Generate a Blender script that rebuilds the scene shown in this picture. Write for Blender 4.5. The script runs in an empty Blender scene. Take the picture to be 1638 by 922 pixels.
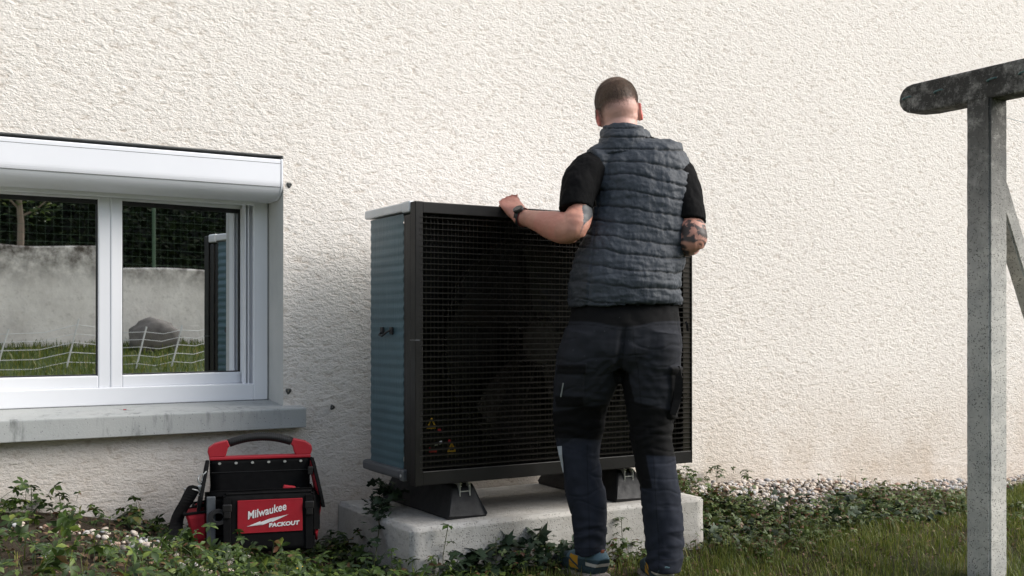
import bpy, bmesh, math, random
import numpy as np
from mathutils import Vector, Matrix, noise
random.seed(7); RNG = np.random.default_rng(11)
R_ = math.radians
SC = bpy.context.scene
COL = SC.collection

# ------------------------------------------------------------------ camera
HC = 0.93                       # eye height above the lawn in front of the slab
YAW, PITCH, FPX = R_(31), 0.0, 1700.0      # level camera; the frame is shifted up as a perspective-corrected photo
cam = bpy.data.cameras.new('camera'); cam.sensor_width = 36; cam.lens = 36*FPX/1638
cam.shift_y = 59/1638; cam.clip_start = .05; cam.clip_end = 500
co = bpy.data.objects.new('camera', cam); COL.objects.link(co)
co.location = (0, 0, HC); co.rotation_euler = (math.pi/2+PITCH, 0, -YAW)
SC.camera = co
# ------------------------------------------------------------------ light
w = bpy.data.worlds.new('World'); SC.world = w; w.use_nodes = True
SUN_AZ, SUN_EL = R_(122), R_(36)      # azimuth clockwise from +Y
nt = w.node_tree; bg = nt.nodes['Background']
sky = nt.nodes.new('ShaderNodeTexSky'); sky.sky_type = 'NISHITA'; sky.sun_disc = False
sky.sun_elevation = SUN_EL; sky.sun_rotation = SUN_AZ; sky.air_density = 1.0; sky.dust_density = 1.0; sky.ozone_density = 1.0
hs = nt.nodes.new('ShaderNodeHueSaturation'); hs.inputs['Saturation'].default_value = .5      # thin white overcast
nt.links.new(sky.outputs[0], hs.inputs['Color']); nt.links.new(hs.outputs[0], bg.inputs[0]); bg.inputs[1].default_value = .135
sl = bpy.data.lights.new('sun', 'SUN'); sl.energy = 2.7; sl.angle = R_(46); sl.color = (1, .945, .87)
so = bpy.data.objects.new('sun', sl); COL.objects.link(so)
sd = Vector((math.sin(SUN_AZ)*math.cos(SUN_EL), math.cos(SUN_AZ)*math.cos(SUN_EL), math.sin(SUN_EL)))
so.rotation_euler = sd.to_track_quat('Z', 'Y').to_euler(); so.location = (6, -6, 8)
SC.view_settings.view_transform = 'Standard'; SC.view_settings.look = 'None'
SC.view_settings.gamma = 1; SC.view_settings.exposure = 0.84
try: SC.view_settings.use_curve_mapping = False
except Exception: pass

# ------------------------------------------------------------------ helpers
Fv = Vector((math.sin(YAW)*math.cos(PITCH), math.cos(YAW)*math.cos(PITCH), math.sin(PITCH)))
Rv = Vector((math.cos(YAW), -math.sin(YAW), 0))
Uv = Rv.cross(Fv)
FH = Vector((math.sin(YAW), math.cos(YAW), 0))
def at(x, y, d):                # a measured point of the man, d metres along the view axis
    return Vector((0, 0, HC)) + (Fv + Rv*((x-819)/FPX) + Uv*((520-y)/FPX))*d

def tag(o, label=None, cat=None, group=None, kind=None):
    if label: o['label'] = label
    if cat: o['category'] = cat
    if group: o['group'] = group
    if kind: o['kind'] = kind
    return o
def empty(name, loc=(0, 0, 0), rz=0):
    o = bpy.data.objects.new(name, None); COL.objects.link(o); o.location = loc; o.rotation_euler = (0, 0, rz)
    o.empty_display_size = .1
    return o
def link(name, me, mat, parent=None, smooth=False):
    o = bpy.data.objects.new(name, me); COL.objects.link(o)
    for m in (mat if isinstance(mat, (list, tuple)) else [mat]): me.materials.append(m)
    if smooth: me.polygons.foreach_set('use_smooth', [True]*len(me.polygons))
    if parent: o.parent = parent
    return o

class MB:
    def __init__(s): s.v = []; s.f = []; s.mi = []
    def add(s, vs, fs, mi=0):
        b = len(s.v); s.v += [tuple(v) for v in vs]; s.f += [tuple(b+i for i in f) for f in fs]; s.mi += [mi]*len(fs); return s
    def box(s, x0, x1, y0, y1, z0, z1, bev=0, mi=0):
        if bev <= 0:
            vs = [(x, y, z) for z in (z0, z1) for y in (y0, y1) for x in (x0, x1)]
            return s.add(vs, [(0, 2, 3, 1), (4, 5, 7, 6), (0, 1, 5, 4), (2, 6, 7, 3), (0, 4, 6, 2), (1, 3, 7, 5)], mi)
        bm = bmesh.new(); bmesh.ops.create_cube(bm, size=1)
        for v in bm.verts: v.co = Vector(((x0+x1)/2+v.co.x*(x1-x0), (y0+y1)/2+v.co.y*(y1-y0), (z0+z1)/2+v.co.z*(z1-z0)))
        bmesh.ops.bevel(bm, geom=bm.edges[:], offset=bev, segments=2, profile=.5, affect='EDGES')
        return s.bm(bm, mi)
    def bm(s, bm, mi=0, M=None):
        bm.verts.index_update()
        s.add([(M @ v.co) if M else v.co for v in bm.verts], [[v.index for v in f.verts] for f in bm.faces], mi); bm.free(); return s
    def tube(s, pts, r, n=8, mi=0):
        pts = [Vector(p) for p in pts]; rr = r if isinstance(r, (list, tuple)) else [r]*len(pts)
        up = Vector((.13, .31, 1)).normalized(); vs = []; fs = []
        for i, p in enumerate(pts):
            t = (pts[min(i+1, len(pts)-1)]-pts[max(i-1, 0)]).normalized()
            a = t.cross(up); a = a.normalized() if a.length > 1e-4 else Vector((1, 0, 0)); b = t.cross(a)
            for k in range(n):
                an = 2*math.pi*k/n; vs.append(p+(a*math.cos(an)+b*math.sin(an))*rr[i])
        for i in range(len(pts)-1):
            for k in range(n): fs.append((i*n+k, i*n+(k+1) % n, (i+1)*n+(k+1) % n, (i+1)*n+k))
        fs.append(tuple(range(n-1, -1, -1))); fs.append(tuple((len(pts)-1)*n+k for k in range(n)))
        return s.add(vs, fs, mi)
    def prism(s, poly, axis, a0, a1, mi=0):   # poly of 2-D points, extruded along an axis
        n = len(poly); vs = []
        for a in (a0, a1):
            for p in poly:
                vs.append({'x': (a, p[0], p[1]), 'y': (p[0], a, p[1]), 'z': (p[0], p[1], a)}[axis])
        fs = [tuple(range(n)), tuple(range(2*n-1, n-1, -1))]+[(i, n+i, n+(i+1) % n, (i+1) % n) for i in range(n)]
        return s.add(vs, fs, mi)
    def mesh(s, name, fix=True):
        me = bpy.data.meshes.new(name); me.from_pydata(s.v, [], s.f)
        if any(s.mi): me.polygons.foreach_set('material_index', s.mi)
        if fix:
            bm = bmesh.new(); bm.from_mesh(me); bmesh.ops.recalc_face_normals(bm, faces=bm.faces[:]); bm.to_mesh(me); bm.free()
        me.update(); return me
    def build(s, name, mat, parent=None, smooth=False, bevel=0):
        o = link(name, s.mesh(name), mat, parent, smooth)
        if bevel:
            m = o.modifiers.new('bevel', 'BEVEL'); m.width = bevel; m.segments = 2; m.limit_method = 'ANGLE'
        return o

# ---- materials
class MT:
    def __init__(s, name, base=(.5, .5, .5), rough=.6, metal=0, spec=.5):
        s.m = bpy.data.materials.new(name); s.m.use_nodes = True; s.n = s.m.node_tree.nodes; s.l = s.m.node_tree.links
        s.b = s.n['Principled BSDF']; s.set(base, rough, metal, spec); s.cur = None; s.nrm = None; s.tc = None
    def set(s, base, rough, metal, spec):
        s.b.inputs['Base Color'].default_value = (*base, 1); s.b.inputs['Roughness'].default_value = rough
        s.b.inputs['Metallic'].default_value = metal; s.b.inputs['Specular IOR Level'].default_value = spec; s.base = base
    def nd(s, t, **k):
        n = s.n.new(t)
        for a, v in k.items():
            if hasattr(n, a) and not a[0].isupper(): setattr(n, a, v)
        return n
    def coords(s, scale=(1, 1, 1), rot=(0, 0, 0)):
        if not s.tc: s.tc = s.n.new('ShaderNodeTexCoord')
        mp = s.n.new('ShaderNodeMapping'); mp.inputs['Scale'].default_value = scale; mp.inputs['Rotation'].default_value = rot
        s.l.new(s.tc.outputs['Object'], mp.inputs[0]); return mp.outputs[0]
    def noise(s, scale, detail=4, rough=.55, sc=(1, 1, 1), rot=(0, 0, 0), dist=0):
        n = s.n.new('ShaderNodeTexNoise'); n.inputs['Scale'].default_value = scale; n.inputs['Detail'].default_value = detail
        n.inputs['Roughness'].default_value = rough; n.inputs['Distortion'].default_value = dist
        s.l.new(s.coords(sc, rot), n.inputs['Vector']); return n.outputs['Fac']
    def voro(s, scale, feature='F1', sc=(1, 1, 1), rot=(0, 0, 0)):
        n = s.n.new('ShaderNodeTexVoronoi'); n.feature = feature; n.inputs['Scale'].default_value = scale
        s.l.new(s.coords(sc, rot), n.inputs['Vector']); return n.outputs['Distance']
    def ramp(s, fac, lo, hi, a=0., b=1.):
        n = s.n.new('ShaderNodeMapRange'); n.inputs[1].default_value = lo; n.inputs[2].default_value = hi
        n.inputs[3].default_value = a; n.inputs[4].default_value = b; s.l.new(fac, n.inputs[0]); return n.outputs[0]
    def math(s, op, a, b):
        n = s.n.new('ShaderNodeMath'); n.operation = op
        for i, x in enumerate((a, b)):
            if isinstance(x, (int, float)): n.inputs[i].default_value = x
            else: s.l.new(x, n.inputs[i])
        return n.outputs[0]
    def mix(s, fac, color):
        n = s.n.new('ShaderNodeMix'); n.data_type = 'RGBA'
        if isinstance(fac, float): n.inputs[0].default_value = fac
        else: s.l.new(fac, n.inputs[0])
        if s.cur is None: n.inputs[6].default_value = (*s.base, 1)
        else: s.l.new(s.cur, n.inputs[6])
        if isinstance(color, tuple): n.inputs[7].default_value = (*color, 1)
        else: s.l.new(color, n.inputs[7])
        s.cur = n.outputs[2]; s.l.new(s.cur, s.b.inputs['Base Color']); return s
    def bump(s, h, strength=.5, dist=.005):
        n = s.n.new('ShaderNodeBump'); n.inputs['Strength'].default_value = strength; n.inputs['Distance'].default_value = dist
        s.l.new(h, n.inputs['Height'])
        if s.nrm: s.l.new(s.nrm, n.inputs['Normal'])
        s.nrm = n.outputs[0]; s.l.new(s.nrm, s.b.inputs['Normal']); return s
    def attr(s, name='Col'):
        n = s.n.new('ShaderNodeAttribute'); n.attribute_name = name; return n.outputs['Color']
    def sep(s, axis):
        if not s.tc: s.tc = s.n.new('ShaderNodeTexCoord')
        n = s.n.new('ShaderNodeSeparateXYZ'); s.l.new(s.tc.outputs['Object'], n.inputs[0]); return n.outputs[axis]
    def island(s, stops):
        g = s.n.new('ShaderNodeNewGeometry'); r = s.n.new('ShaderNodeValToRGB'); e = r.color_ramp.elements
        while len(e) < len(stops): e.new(.5)
        for i, (p, c) in enumerate(stops): e[i].position = p; e[i].color = (*c, 1)
        s.l.new(g.outputs['Random Per Island'], r.inputs[0]); s.cur = r.outputs[0]; s.l.new(s.cur, s.b.inputs['Base Color']); return s

# rough-cast render: a thrown plaster with diagonal clumps
def render_mat():
    t = MT('roughcast_render', (.79, .745, .695), .95, 0, .2)
    rt = (0, R_(-38), 0)
    n1 = t.noise(46, 6, .7, (1, 1, 1.7), rt, .6)
    n2 = t.noise(150, 4, .6, (1, 1, 1.4), rt, .3)
    v1 = t.voro(95, 'SMOOTH_F1', (1, 1, 1.6), rt)
    big = t.noise(1.4, 3)
    n0 = t.noise(21, 3, .55, (1, 1, 1.9), rt, .5)
    h = t.math('ADD', t.math('ADD', t.ramp(n1, .3, .7), t.math('MULTIPLY', n2, .45)), t.math('MULTIPLY', t.ramp(n0, .3, .7), 1.1))
    h = t.math('SUBTRACT', h, t.math('MULTIPLY', v1, .7))
    t.mix(t.ramp(big, .35, .7, 0, .3), (.72, .675, .63))
    t.mix(t.ramp(h, .85, .25, 0, .5), (.40, .32, .25))       # browner in the hollows of the relief
    # splash band of soil colour just above the ground
    z = t.sep(2)
    t.mix(t.math('MULTIPLY', t.ramp(z, .72, .05, 0, .75), t.ramp(t.noise(3.1, 5, .65), .2, .7)), (.47, .37, .275))
    t.mix(t.ramp(t.noise(230, 3, .75, (1, 1, 1.5), rt), .60, .74, 0, .45), (.42, .34, .27)); t.bump(t.noise(300, 4, .75), .6, .0022); t.bump(h, .66, .0044)
    return t.m
M_RENDER = render_mat()
def concrete_mat(name, base, dark, amt=.6, pits=True, scale=1., top_dark=None, pk=.8):
    t = MT(name, base, .9, 0, .3)
    t.mix(t.ramp(t.noise(5*scale, 5, .65), .4, .72, 0, amt), dark)
    t.mix(t.ramp(t.noise(40*scale, 4, .7), .45, .75, 0, .35), tuple(c*.6 for c in base))
    if top_dark:
        z = t.sep(2); f = t.math('MULTIPLY', t.ramp(z, top_dark[0], top_dark[1]), t.ramp(t.noise(11, 6, .75), .12, .5))
        t.mix(f, top_dark[2])
        t.mix(t.math('MULTIPLY', t.ramp(z, top_dark[0], top_dark[1]), t.ramp(t.noise(60, 3, .7), .62, .7, 0, .6)), (.35, .36, .33))
    h = t.noise(220*scale, 3, .6)
    if pits:
        v = t.voro(130*scale); sel = t.ramp(t.noise(60*scale, 3, .7), .47, .54)
        p = t.math('MULTIPLY', t.ramp(v, .42, .25), sel)
        t.mix(t.math('MULTIPLY', p, pk), tuple(c*.16 for c in base))
        t.bump(t.math('SUBTRACT', t.math('MULTIPLY', h, .3), p), .8, .003)
    else: t.bump(h, .35, .002)
    return t.m
M_SLAB = concrete_mat('slab_concrete', (.50, .485, .455), (.33, .30, .255), .7, True, 1., None, .3)
M_SILL = concrete_mat('sill_concrete', (.42, .42, .41), (.27, .28, .27), .5, True, 1.1)
M_POST = concrete_mat('post_concrete', (.54, .525, .49), (.25, .26, .26), .65, True, 1.1, (1.0, 1.80, (.045, .043, .040)))
def reveal_mat():
    t = MT('smooth_reveal_render', (.52, .52, .50), .95, 0, .2); t.mix(t.ramp(t.noise(9, 4), .4, .7, 0, .4), (.40, .41, .40))
    t.bump(t.noise(300, 3), .4, .002); return t.m
M_REVEAL = reveal_mat()
def soft(name, base, rough=.5, metal=0, spec=.5, var=.12, nscale=6, bs=300, bst=.12):
    t = MT(name, base, rough, metal, spec); t.mix(t.ramp(t.noise(nscale, 4), .35, .75, 0, 1.), tuple(c*(1-var) for c in base))
    t.bump(t.noise(bs, 2), bst, .001)
    r = t.ramp(t.noise(nscale*2.3, 4), .3, .7, rough*.85, min(1, rough*1.15)); t.l.new(r, t.b.inputs['Roughness'])
    return t.m
M_UPVC = soft('white_upvc', (.80, .81, .84), .35, 0, .5, .05, 3, 40, .03)
M_SHUT = soft('white_shutter_aluminium', (.76, .77, .81), .4, 0, .5, .05, 3, 40, .03)
M_GASKET = soft('black_gasket', (.012, .012, .013), .6)
M_PBLACK = soft('black_powder_coat', (.0085, .0080, .0075), .45, 0, .3, .2, 5)
M_PBLACK2 = soft('black_inner_plastic', (.010, .009, .009), .5, 0, .4, .2)
M_SILVER = soft('silver_cap_metal', (.55, .57, .59), .38, .3, .5, .08)
M_GREYMET = soft('grey_tray_metal', (.10, .105, .115), .4, .3)
M_STEEL = soft('bright_steel', (.70, .70, .68), .42, .7)
M_RUBBER = soft('black_rubber', (.010, .010, .011), .62, 0, .5, .3, 12, 200, .4)
M_BLKFAB = soft('black_woven_nylon', (.006, .006, .0065), .9, 0, .15, .3, 20, 700, .6)
M_REDFAB = soft('red_woven_nylon', (.33, .012, .022), .8, 0, .3, .2, 20, 700, .5)
M_REDPL = soft('red_plastic', (.38, .014, .026), .45, 0, .5, .1)
M_GREYTAPE = soft('grey_webbing', (.085, .095, .105), .85, 0, .3, .2, 20, 700, .5)
M_WHITE = soft('white_print', (.75, .75, .75), .6)
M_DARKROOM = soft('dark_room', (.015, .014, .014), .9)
def coil_mat():
    t = MT('blue_coated_coil_fins', (.048, .102, .128), .45, .2, .5)
    t.mix(t.ramp(t.noise(6, 4, .6, (1, 1, 3)), .35, .75, 0, .7), (.030, .068, .088))
    t.mix(t.ramp(t.noise(20, 4, .6, (1, 12, .5)), .55, .75, 0, .5), (.11, .175, .20))
    t.bump(t.noise(330, 1, .3, (.01, 1, .01)), .5, .002); return t.m
M_COIL = coil_mat()
def glass_mat():
    t = MT('reflective_window_glass', (.90, .91, .91), .012, 1, .5)
                        # low-e double glazing mirrors strongly
    t.bump(t.noise(1.3, 2), .03, .02); return t.m
M_GLASS = glass_mat()

# ------------------------------------------------------------------ ground
def sm(x, a, b):
    t = np.clip((np.asarray(x, float)-a)/(b-a), 0, 1); return t*t*(3-2*t)
def G(x, y):
    x = np.asarray(x, float); y = np.asarray(y, float)
    left = .27*sm(-x, -1.72, -.35)*sm(y, -1, 3.0)
    bank = (.115*(1-sm(x, 3.7, 5.4)) - .03*sm(x, 4.5, 6.2))*sm(y, 3.4, 4.0)*sm(x, 2.3, 3.0)
    rise = .66*sm(-y, .3, 5.2)
    bump = -.065*sm(-y, -3.15, -2.35)*sm(y, -.5, 1.5)+.012*np.sin(x*5.1+1.3*np.sin(y*4))*np.cos(y*6.3+x)
    return left+bank+rise+bump
def grid_mesh(name, xs, ys, zf):
    X, Y = np.meshgrid(xs, ys); Z = zf(X, Y); nx, ny = len(xs), len(ys)
    v = np.stack([X.ravel(), Y.ravel(), Z.ravel()], 1)
    f = [(j*nx+i, j*nx+i+1, (j+1)*nx+i+1, (j+1)*nx+i) for j in range(ny-1) for i in range(nx-1)]
    me = bpy.data.meshes.new(name); me.from_pydata(v.tolist(), [], f); return me
def ground_mat():
    t = MT('soil_and_turf', (.055, .042, .028), .95, 0, .2)
    t.mix(t.ramp(t.noise(9, 5, .7), .4, .6), (.03, .022, .015))
    y = t.sep(1)
    t.mix(t.math('MULTIPLY', t.ramp(y, 2.9, 2.2), .9), (.045, .075, .016))
    t.mix(t.math('MULTIPLY', t.ramp(y, 2.9, 2.2), t.ramp(t.noise(3, 5, .7), .45, .65)), (.075, .10, .03))
    t.bump(t.noise(45, 5, .7), .8, .02); return t.m
xs = np.concatenate([np.linspace(-60, -6, 12), np.linspace(-5.5, 8, 136), np.linspace(9, 60, 12)])
ys = np.concatenate([np.linspace(-60, -9, 10), np.linspace(-8.5, 2, 43), np.linspace(2.1, 4.25, 44)])
tag(link('ground', grid_mesh('ground', xs, ys, G), ground_mat(), None, True), kind='structure')

# ------------------------------------------------------------------ the house: wall, window, sill
house = empty('house', (1.0, 4.1, 0)); tag(house, 'cream rough-cast house wall with a white basement window and shutter box', 'house')
OFF = Vector((1.0, 4.1, 0))
def hb(): return MB()
def hbuild(mb, name, mat, parent=None, smooth=False, bevel=0):     # geometry written in world metres, moved to its parent
    mb.v = [(x-OFF.x, y-OFF.y, z-OFF.z) for x, y, z in mb.v]
    return mb.build(name, mat, parent or house, smooth, bevel)
WX0, WX1, WZ0, WZ1 = .15, 1.4, .598, 1.604
WY = 4.1
def wall_mesh():
    xs = sorted(set(list(np.linspace(-9, WX0, 20))+list(np.linspace(WX0, WX1, 26))+list(np.linspace(WX1, 14, 90))))
    zs = sorted(set(list(np.linspace(-.6, WZ0, 16))+list(np.linspace(WZ0, WZ1, 22))+list(np.linspace(WZ1, 6.5, 50))))
    m = MB(); idx = {}
    def vid(i, k):
        if (i, k) not in idx:
            x, z = xs[i], zs[k]; dy = .003*noise.noise(Vector((x*1.1, z*1.1, 3)))
            idx[(i, k)] = len(m.v); m.v.append((x, WY+dy, z))
        return idx[(i, k)]
    for i in range(len(xs)-1):
        for k in range(len(zs)-1):
            cx, cz = (xs[i]+xs[i+1])/2, (zs[k]+zs[k+1])/2
            if WX0 < cx < WX1 and WZ0 < cz < WZ1: continue
            m.f.append((vid(i, k), vid(i+1, k), vid(i+1, k+1), vid(i, k+1))); m.mi.append(0)
    return m
mw = wall_mesh()
mw.v = [(x-OFF.x, y-OFF.y, z) for x, y, z in mw.v]
me = mw.mesh('wall', fix=False)
wallo = link('wall', me, M_RENDER, house, True)
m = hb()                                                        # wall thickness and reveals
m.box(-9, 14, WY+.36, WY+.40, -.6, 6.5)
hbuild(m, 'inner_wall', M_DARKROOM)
m = hb(); e = .0
m.add([(WX1, WY, WZ0), (WX1, WY+.34, WZ0), (WX1, WY+.34, WZ1), (WX1, WY, WZ1)], [(0, 1, 2, 3)])
m.add([(WX0, WY, WZ0), (WX0, WY+.34, WZ0), (WX0, WY+.34, WZ1), (WX0, WY, WZ1)], [(3, 2, 1, 0)])
m.add([(WX0, WY, WZ1), (WX1, WY, WZ1), (WX1, WY+.34, WZ1), (WX0, WY+.34, WZ1)], [(0, 1, 2, 3)])
m.add([(WX0, WY, WZ0), (WX1, WY, WZ0), (WX1, WY+.34, WZ0), (WX0, WY+.34, WZ0)], [(3, 2, 1, 0)])
hbuild(m, 'reveal', M_REVEAL)
# drilled, plugged holes
for (x, z, r) in ((1.424, 1.489, .0075), (1.421, .666, .008), (1.607, .594, .007)):
    m = hb(); pts = []
    n = 14
    for rr, yy in ((r*1.5, -.0015), (r, -.006), (r*.6, -.007), (r*.45, .012)):
        for k in range(n):
            a = 2*math.pi*k/n; j = 1+.18*math.sin(3*a+x*9); pts.append((x+rr*j*math.cos(a), WY+yy, z+rr*j*math.sin(a)))
    fs = [(i*n+k, i*n+(k+1) % n, (i+1)*n+(k+1) % n, (i+1)*n+k) for i in range(3) for k in range(n)]+[tuple(3*n+k for k in range(n))]
    m.add(pts, fs); hbuild(m, 'wall_plug', soft('dirty_plug', (.10, .10, .095), .8, 0, .3, .4, 60))

# window
win = hb()
def framebox(mb, x0, x1, z0, z1, wl, wr, wb, wt, y0, y1, bev=.004):
    mb.box(x0, x0+wl, y0, y1, z0, z1, bev); mb.box(x1-wr, x1, y0, y1, z0, z1, bev)
    mb.box(x0+wl-.001, x1-wr+.001, y0+.0006, y1-.0006, z0, z0+wb, bev); mb.box(x0+wl-.001, x1-wr+.001, y0+.0006, y1-.0006, z1-wt, z1, bev)
FY = 4.28
framebox(win, WX0+.004, WX1-.004, .622, 1.46, .06, .06, .068, .03, FY, FY+.075)
for dx in (.0, .012):                                           # guide rails beside the right sash
    win.box(1.304+dx, 1.308+dx, FY+.012, FY+.05, .69, 1.43)
window = hbuild(win, 'window', M_UPVC)
def sash(x0, x1, wl, wr, yo, ajar=0.):
    def turn(mb):
        ca, sa = math.cos(ajar), math.sin(ajar); mb.v = [(x0+(x-x0)*ca-(y-FY)*sa, FY+(x-x0)*sa+(y-FY)*ca, z) for x, y, z in mb.v]; return mb
    s = hb(); framebox(s, x0, x1, .688, 1.432, wl, wr, .048, .022, FY+yo, FY+yo+.055, .005)
    so_ = hbuild(turn(s), 'sash', M_UPVC, window)
    g = hb(); framebox(g, x0+wl-.001, x1-wr+.001, .735, 1.411, .006, .006, .006, .018, FY+yo+.010, FY+yo+.03, .001)
    hbuild(turn(g), 'gasket', M_GASKET, window)
    p = hb(); p.box(x0+wl+.004, x1-wr-.004, FY+yo+.018, FY+yo+.022, .739, 1.406); hbuild(turn(p), 'glass_pane', M_GLASS, window)
sash(.215, .781, .045, .045, .014)
sash(.782, 1.338, .045, .026, .010, R_(7))             # the right sash stands a little ajar
# reveal side is in the shade of the shutter box; the box itself, quarter-round below
def prof(n=14):
    y0, y1, zt, zb = 4.094, 4.30, 1.588, 1.437
    P = [(y1, zt), (y0+.004, zt), (y0, zt-.004)]
    P.append((y0, 1.50))
    c = (y0+.075, 1.50)
    for k in range(1, n+1):
        a = math.pi+math.radians(90)*k/n; P.append((c[0]+.075*math.cos(a), c[1]+.068*math.sin(a)))
    P.append((y1, 1.432)); return P
sb = hb(); P = prof(); sb.prism(P, 'x', WX0+.004, 1.388)
box = hbuild(sb, 'shutter_box', M_SHUT, None, False, .0015)
cap = hb(); cy = sum(p[0] for p in P)/len(P); cz = sum(p[1] for p in P)/len(P)
P2 = [(4.1975+(p[0]-4.1975)*1.02, 1.512+(p[1]-1.512)*1.02) for p in P]
cap.prism(P2, 'x', 1.3885, 1.3975); hbuild(cap, 'end_cap', M_SHUT, box, False, .002)
jn = hb(); jn.box(WX0+.005, 1.388, 4.0934, 4.0945, 1.5700, 1.5715); jn.box(WX0+.005, 1.388, 4.0955, 4.105, 1.4775, 1.4790)
hbuild(jn, 'box_joint', soft('joint_shadow_gap', (.12, .12, .12), .8), box)
# thin cover strip of the shutter above the frame
cs = hb(); cs.box(WX0+.01, 1.335, FY-.028, FY-.002, 1.418, 1.436, .003); hbuild(cs, 'guide_strip', M_UPVC)
# concrete sill
si = hb()
x0, x1 = .06, 1.471; yb, yf = 4.285, 4.03
si.prism([(yf, .524), (yf, .598), (yf+.004, .603), (yb, .621), (yb, .53), (4.098, .53), (4.098, .524)], 'x', x0, x1)
def sill_mat():
    t = MT('sill_concrete_stained', (.40, .41, .40), .85, 0, .35)
    t.mix(t.ramp(t.noise(4, 4), .4, .7, 0, .5), (.31, .33, .33))
    drip = t.math('MULTIPLY', t.ramp(t.noise(26, 4, .7, (1, 1, .22)), .52, .66), t.ramp(t.noise(3.3, 3), .42, .6))
    t.mix(t.math('MULTIPLY', drip, .75), (.13, .14, .135))
    t.mix(t.ramp(t.voro(70), .16, .07, 0, .7), (.08, .08, .08))
    t.bump(t.noise(180, 4), .4, .002); return t.m
hbuild(si, 'window_sill', sill_mat(), None, False, .003)

# ------------------------------------------------------------------ slab
PX0, PX1, PY0, PY1, PZ0, PZ1 = 1.660, 2.947, 3.434, 3.885, .351, 1.374
sl_ = MB(); bm = bmesh.new(); bmesh.ops.create_cube(bm, size=1)
for v in bm.verts: v.co = Vector((v.co.x*1.354, v.co.y*.700, v.co.z*.40))
bmesh.ops.bevel(bm, geom=bm.edges[:], offset=.009, segments=2, affect='EDGES')
bmesh.ops.subdivide_edges(bm, edges=[e_ for e_ in bm.edges if e_.calc_length() > .1], cuts=40, use_grid_fill=True)
for v in bm.verts:
    n_ = noise.fractal(v.co*14, .8, 2, 4)*.0022+noise.noise(v.co*3)*.003
    v.co += v.co.normalized()*n_
sl_.bm(bm)
slab = sl_.build('concrete_slab', M_SLAB, None, True); slab.location = (2.300, 3.742, .01)
for p in slab.data.polygons: p.use_smooth = True
tag(slab, 'pale rectangular concrete plinth slab under the black heat pump', 'slab')

# ------------------------------------------------------------------ heat pump
pump = empty('heat_pump', (2.3, 3.66, .21)); tag(pump, 'large black outdoor heat pump with louvred front on rubber feet', 'heat pump')
OFF = Vector((2.3, 3.66, .21))
def pb(mb, name, mat, parent=None, smooth=False, bevel=0):
    mb.v = [(x-OFF.x, y-OFF.y, z-OFF.z) for x, y, z in mb.v]; return mb.build(name, mat, parent or pump, smooth, bevel)
c = MB()                                                        # casing: right side, back, floor and roof
c.box(PX0+.012, PX1-.006, PY0+.05, PY1-.004, PZ1-.03, PZ1-.004)
c.box(PX0+.012, PX1-.006, PY0+.05, PY1-.004, PZ0+.006, PZ0+.03)
c.box(PX1-.012, PX1-.004, PY0+.05, PY1-.006, PZ0+.028, PZ1-.028)
c.box(PX0+.10, PX1-.02, PY0+.16, PY0+.17, PZ0+.03, PZ1-.03)    # inner bulkhead behind the fan
pb(c, 'casing', M_PBLACK, None, False, .003)
c = MB(); c.box(PX0+.004, PX0+.05, PY0+.046, PY0+.085, PZ0+.008, PZ1-.042, .006)
c.box(PX0+.010, PX0+.05, PY0+.086, PY0+.118, PZ0+.008, PZ1-.042, .004)
pb(c, 'corner_post', M_PBLACK)
c = MB(); c.box(PX0-.001, PX1+.002, PY0+.112, PY1+.006, PZ1-.030, PZ1+.004, .006)
c.box(PX0-.004, PX0+.06, PY0+.044, PY0+.1115, PZ1-.036, PZ1+.006, .008)
pb(c, 'top_cover', M_SILVER)
c = MB(); c.box(PX0-.009, PX0+.06, PY0+.118, PY1+.012, PZ0+.012, PZ0+.050, .010); c.box(PX0-.01, PX0+.05, PY0+.085, PY0+.1175, PZ0+.008, PZ0+.05, .006)
pb(c, 'bottom_tray', M_GREYMET)
# coil on the left side and back: corrugated finned surface
m = MB(); nz = 27*10; z0, z1 = PZ0+.05, PZ1-.036
for j in range(nz+1):
    z = z0+(z1-z0)*j/nz; s_ = .0022*(.5+.5*math.cos(2*math.pi*27*j/nz))+.0007*random.random()
    pts = [(PX0+.012-s_, PY0+.119), (PX0+.012-s_, PY1-.035), (PX0+.020-s_, PY1-.012), (PX0+.045, PY1-s_), (PX1-.2, PY1-s_)]
    m.v += [(x, y, z) for x, y in pts]
    if j:
        b = (j-1)*5
        for k in range(4): m.f.append((b+k, b+k+1, b+5+k+1, b+5+k)); m.mi.append(0)
coil = pb(m, 'evaporator_coil', M_COIL, None, True)
m = MB()
m.tube([(PX0+.004, PY0+.30, .905), (PX0-.012, PY0+.29, .892), (PX0-.014, PY0+.26, .888), (PX0-.012, PY0+.225, .902), (PX0+.004, PY0+.215, .912)], .004, 8)
for y in (PY0+.215, PY0+.30): m.box(PX0+.0, PX0+.008, y-.012, y+.012, .894, .922, .003)
pb(m, 'cable_clip', M_RUBBER, coil)
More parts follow.
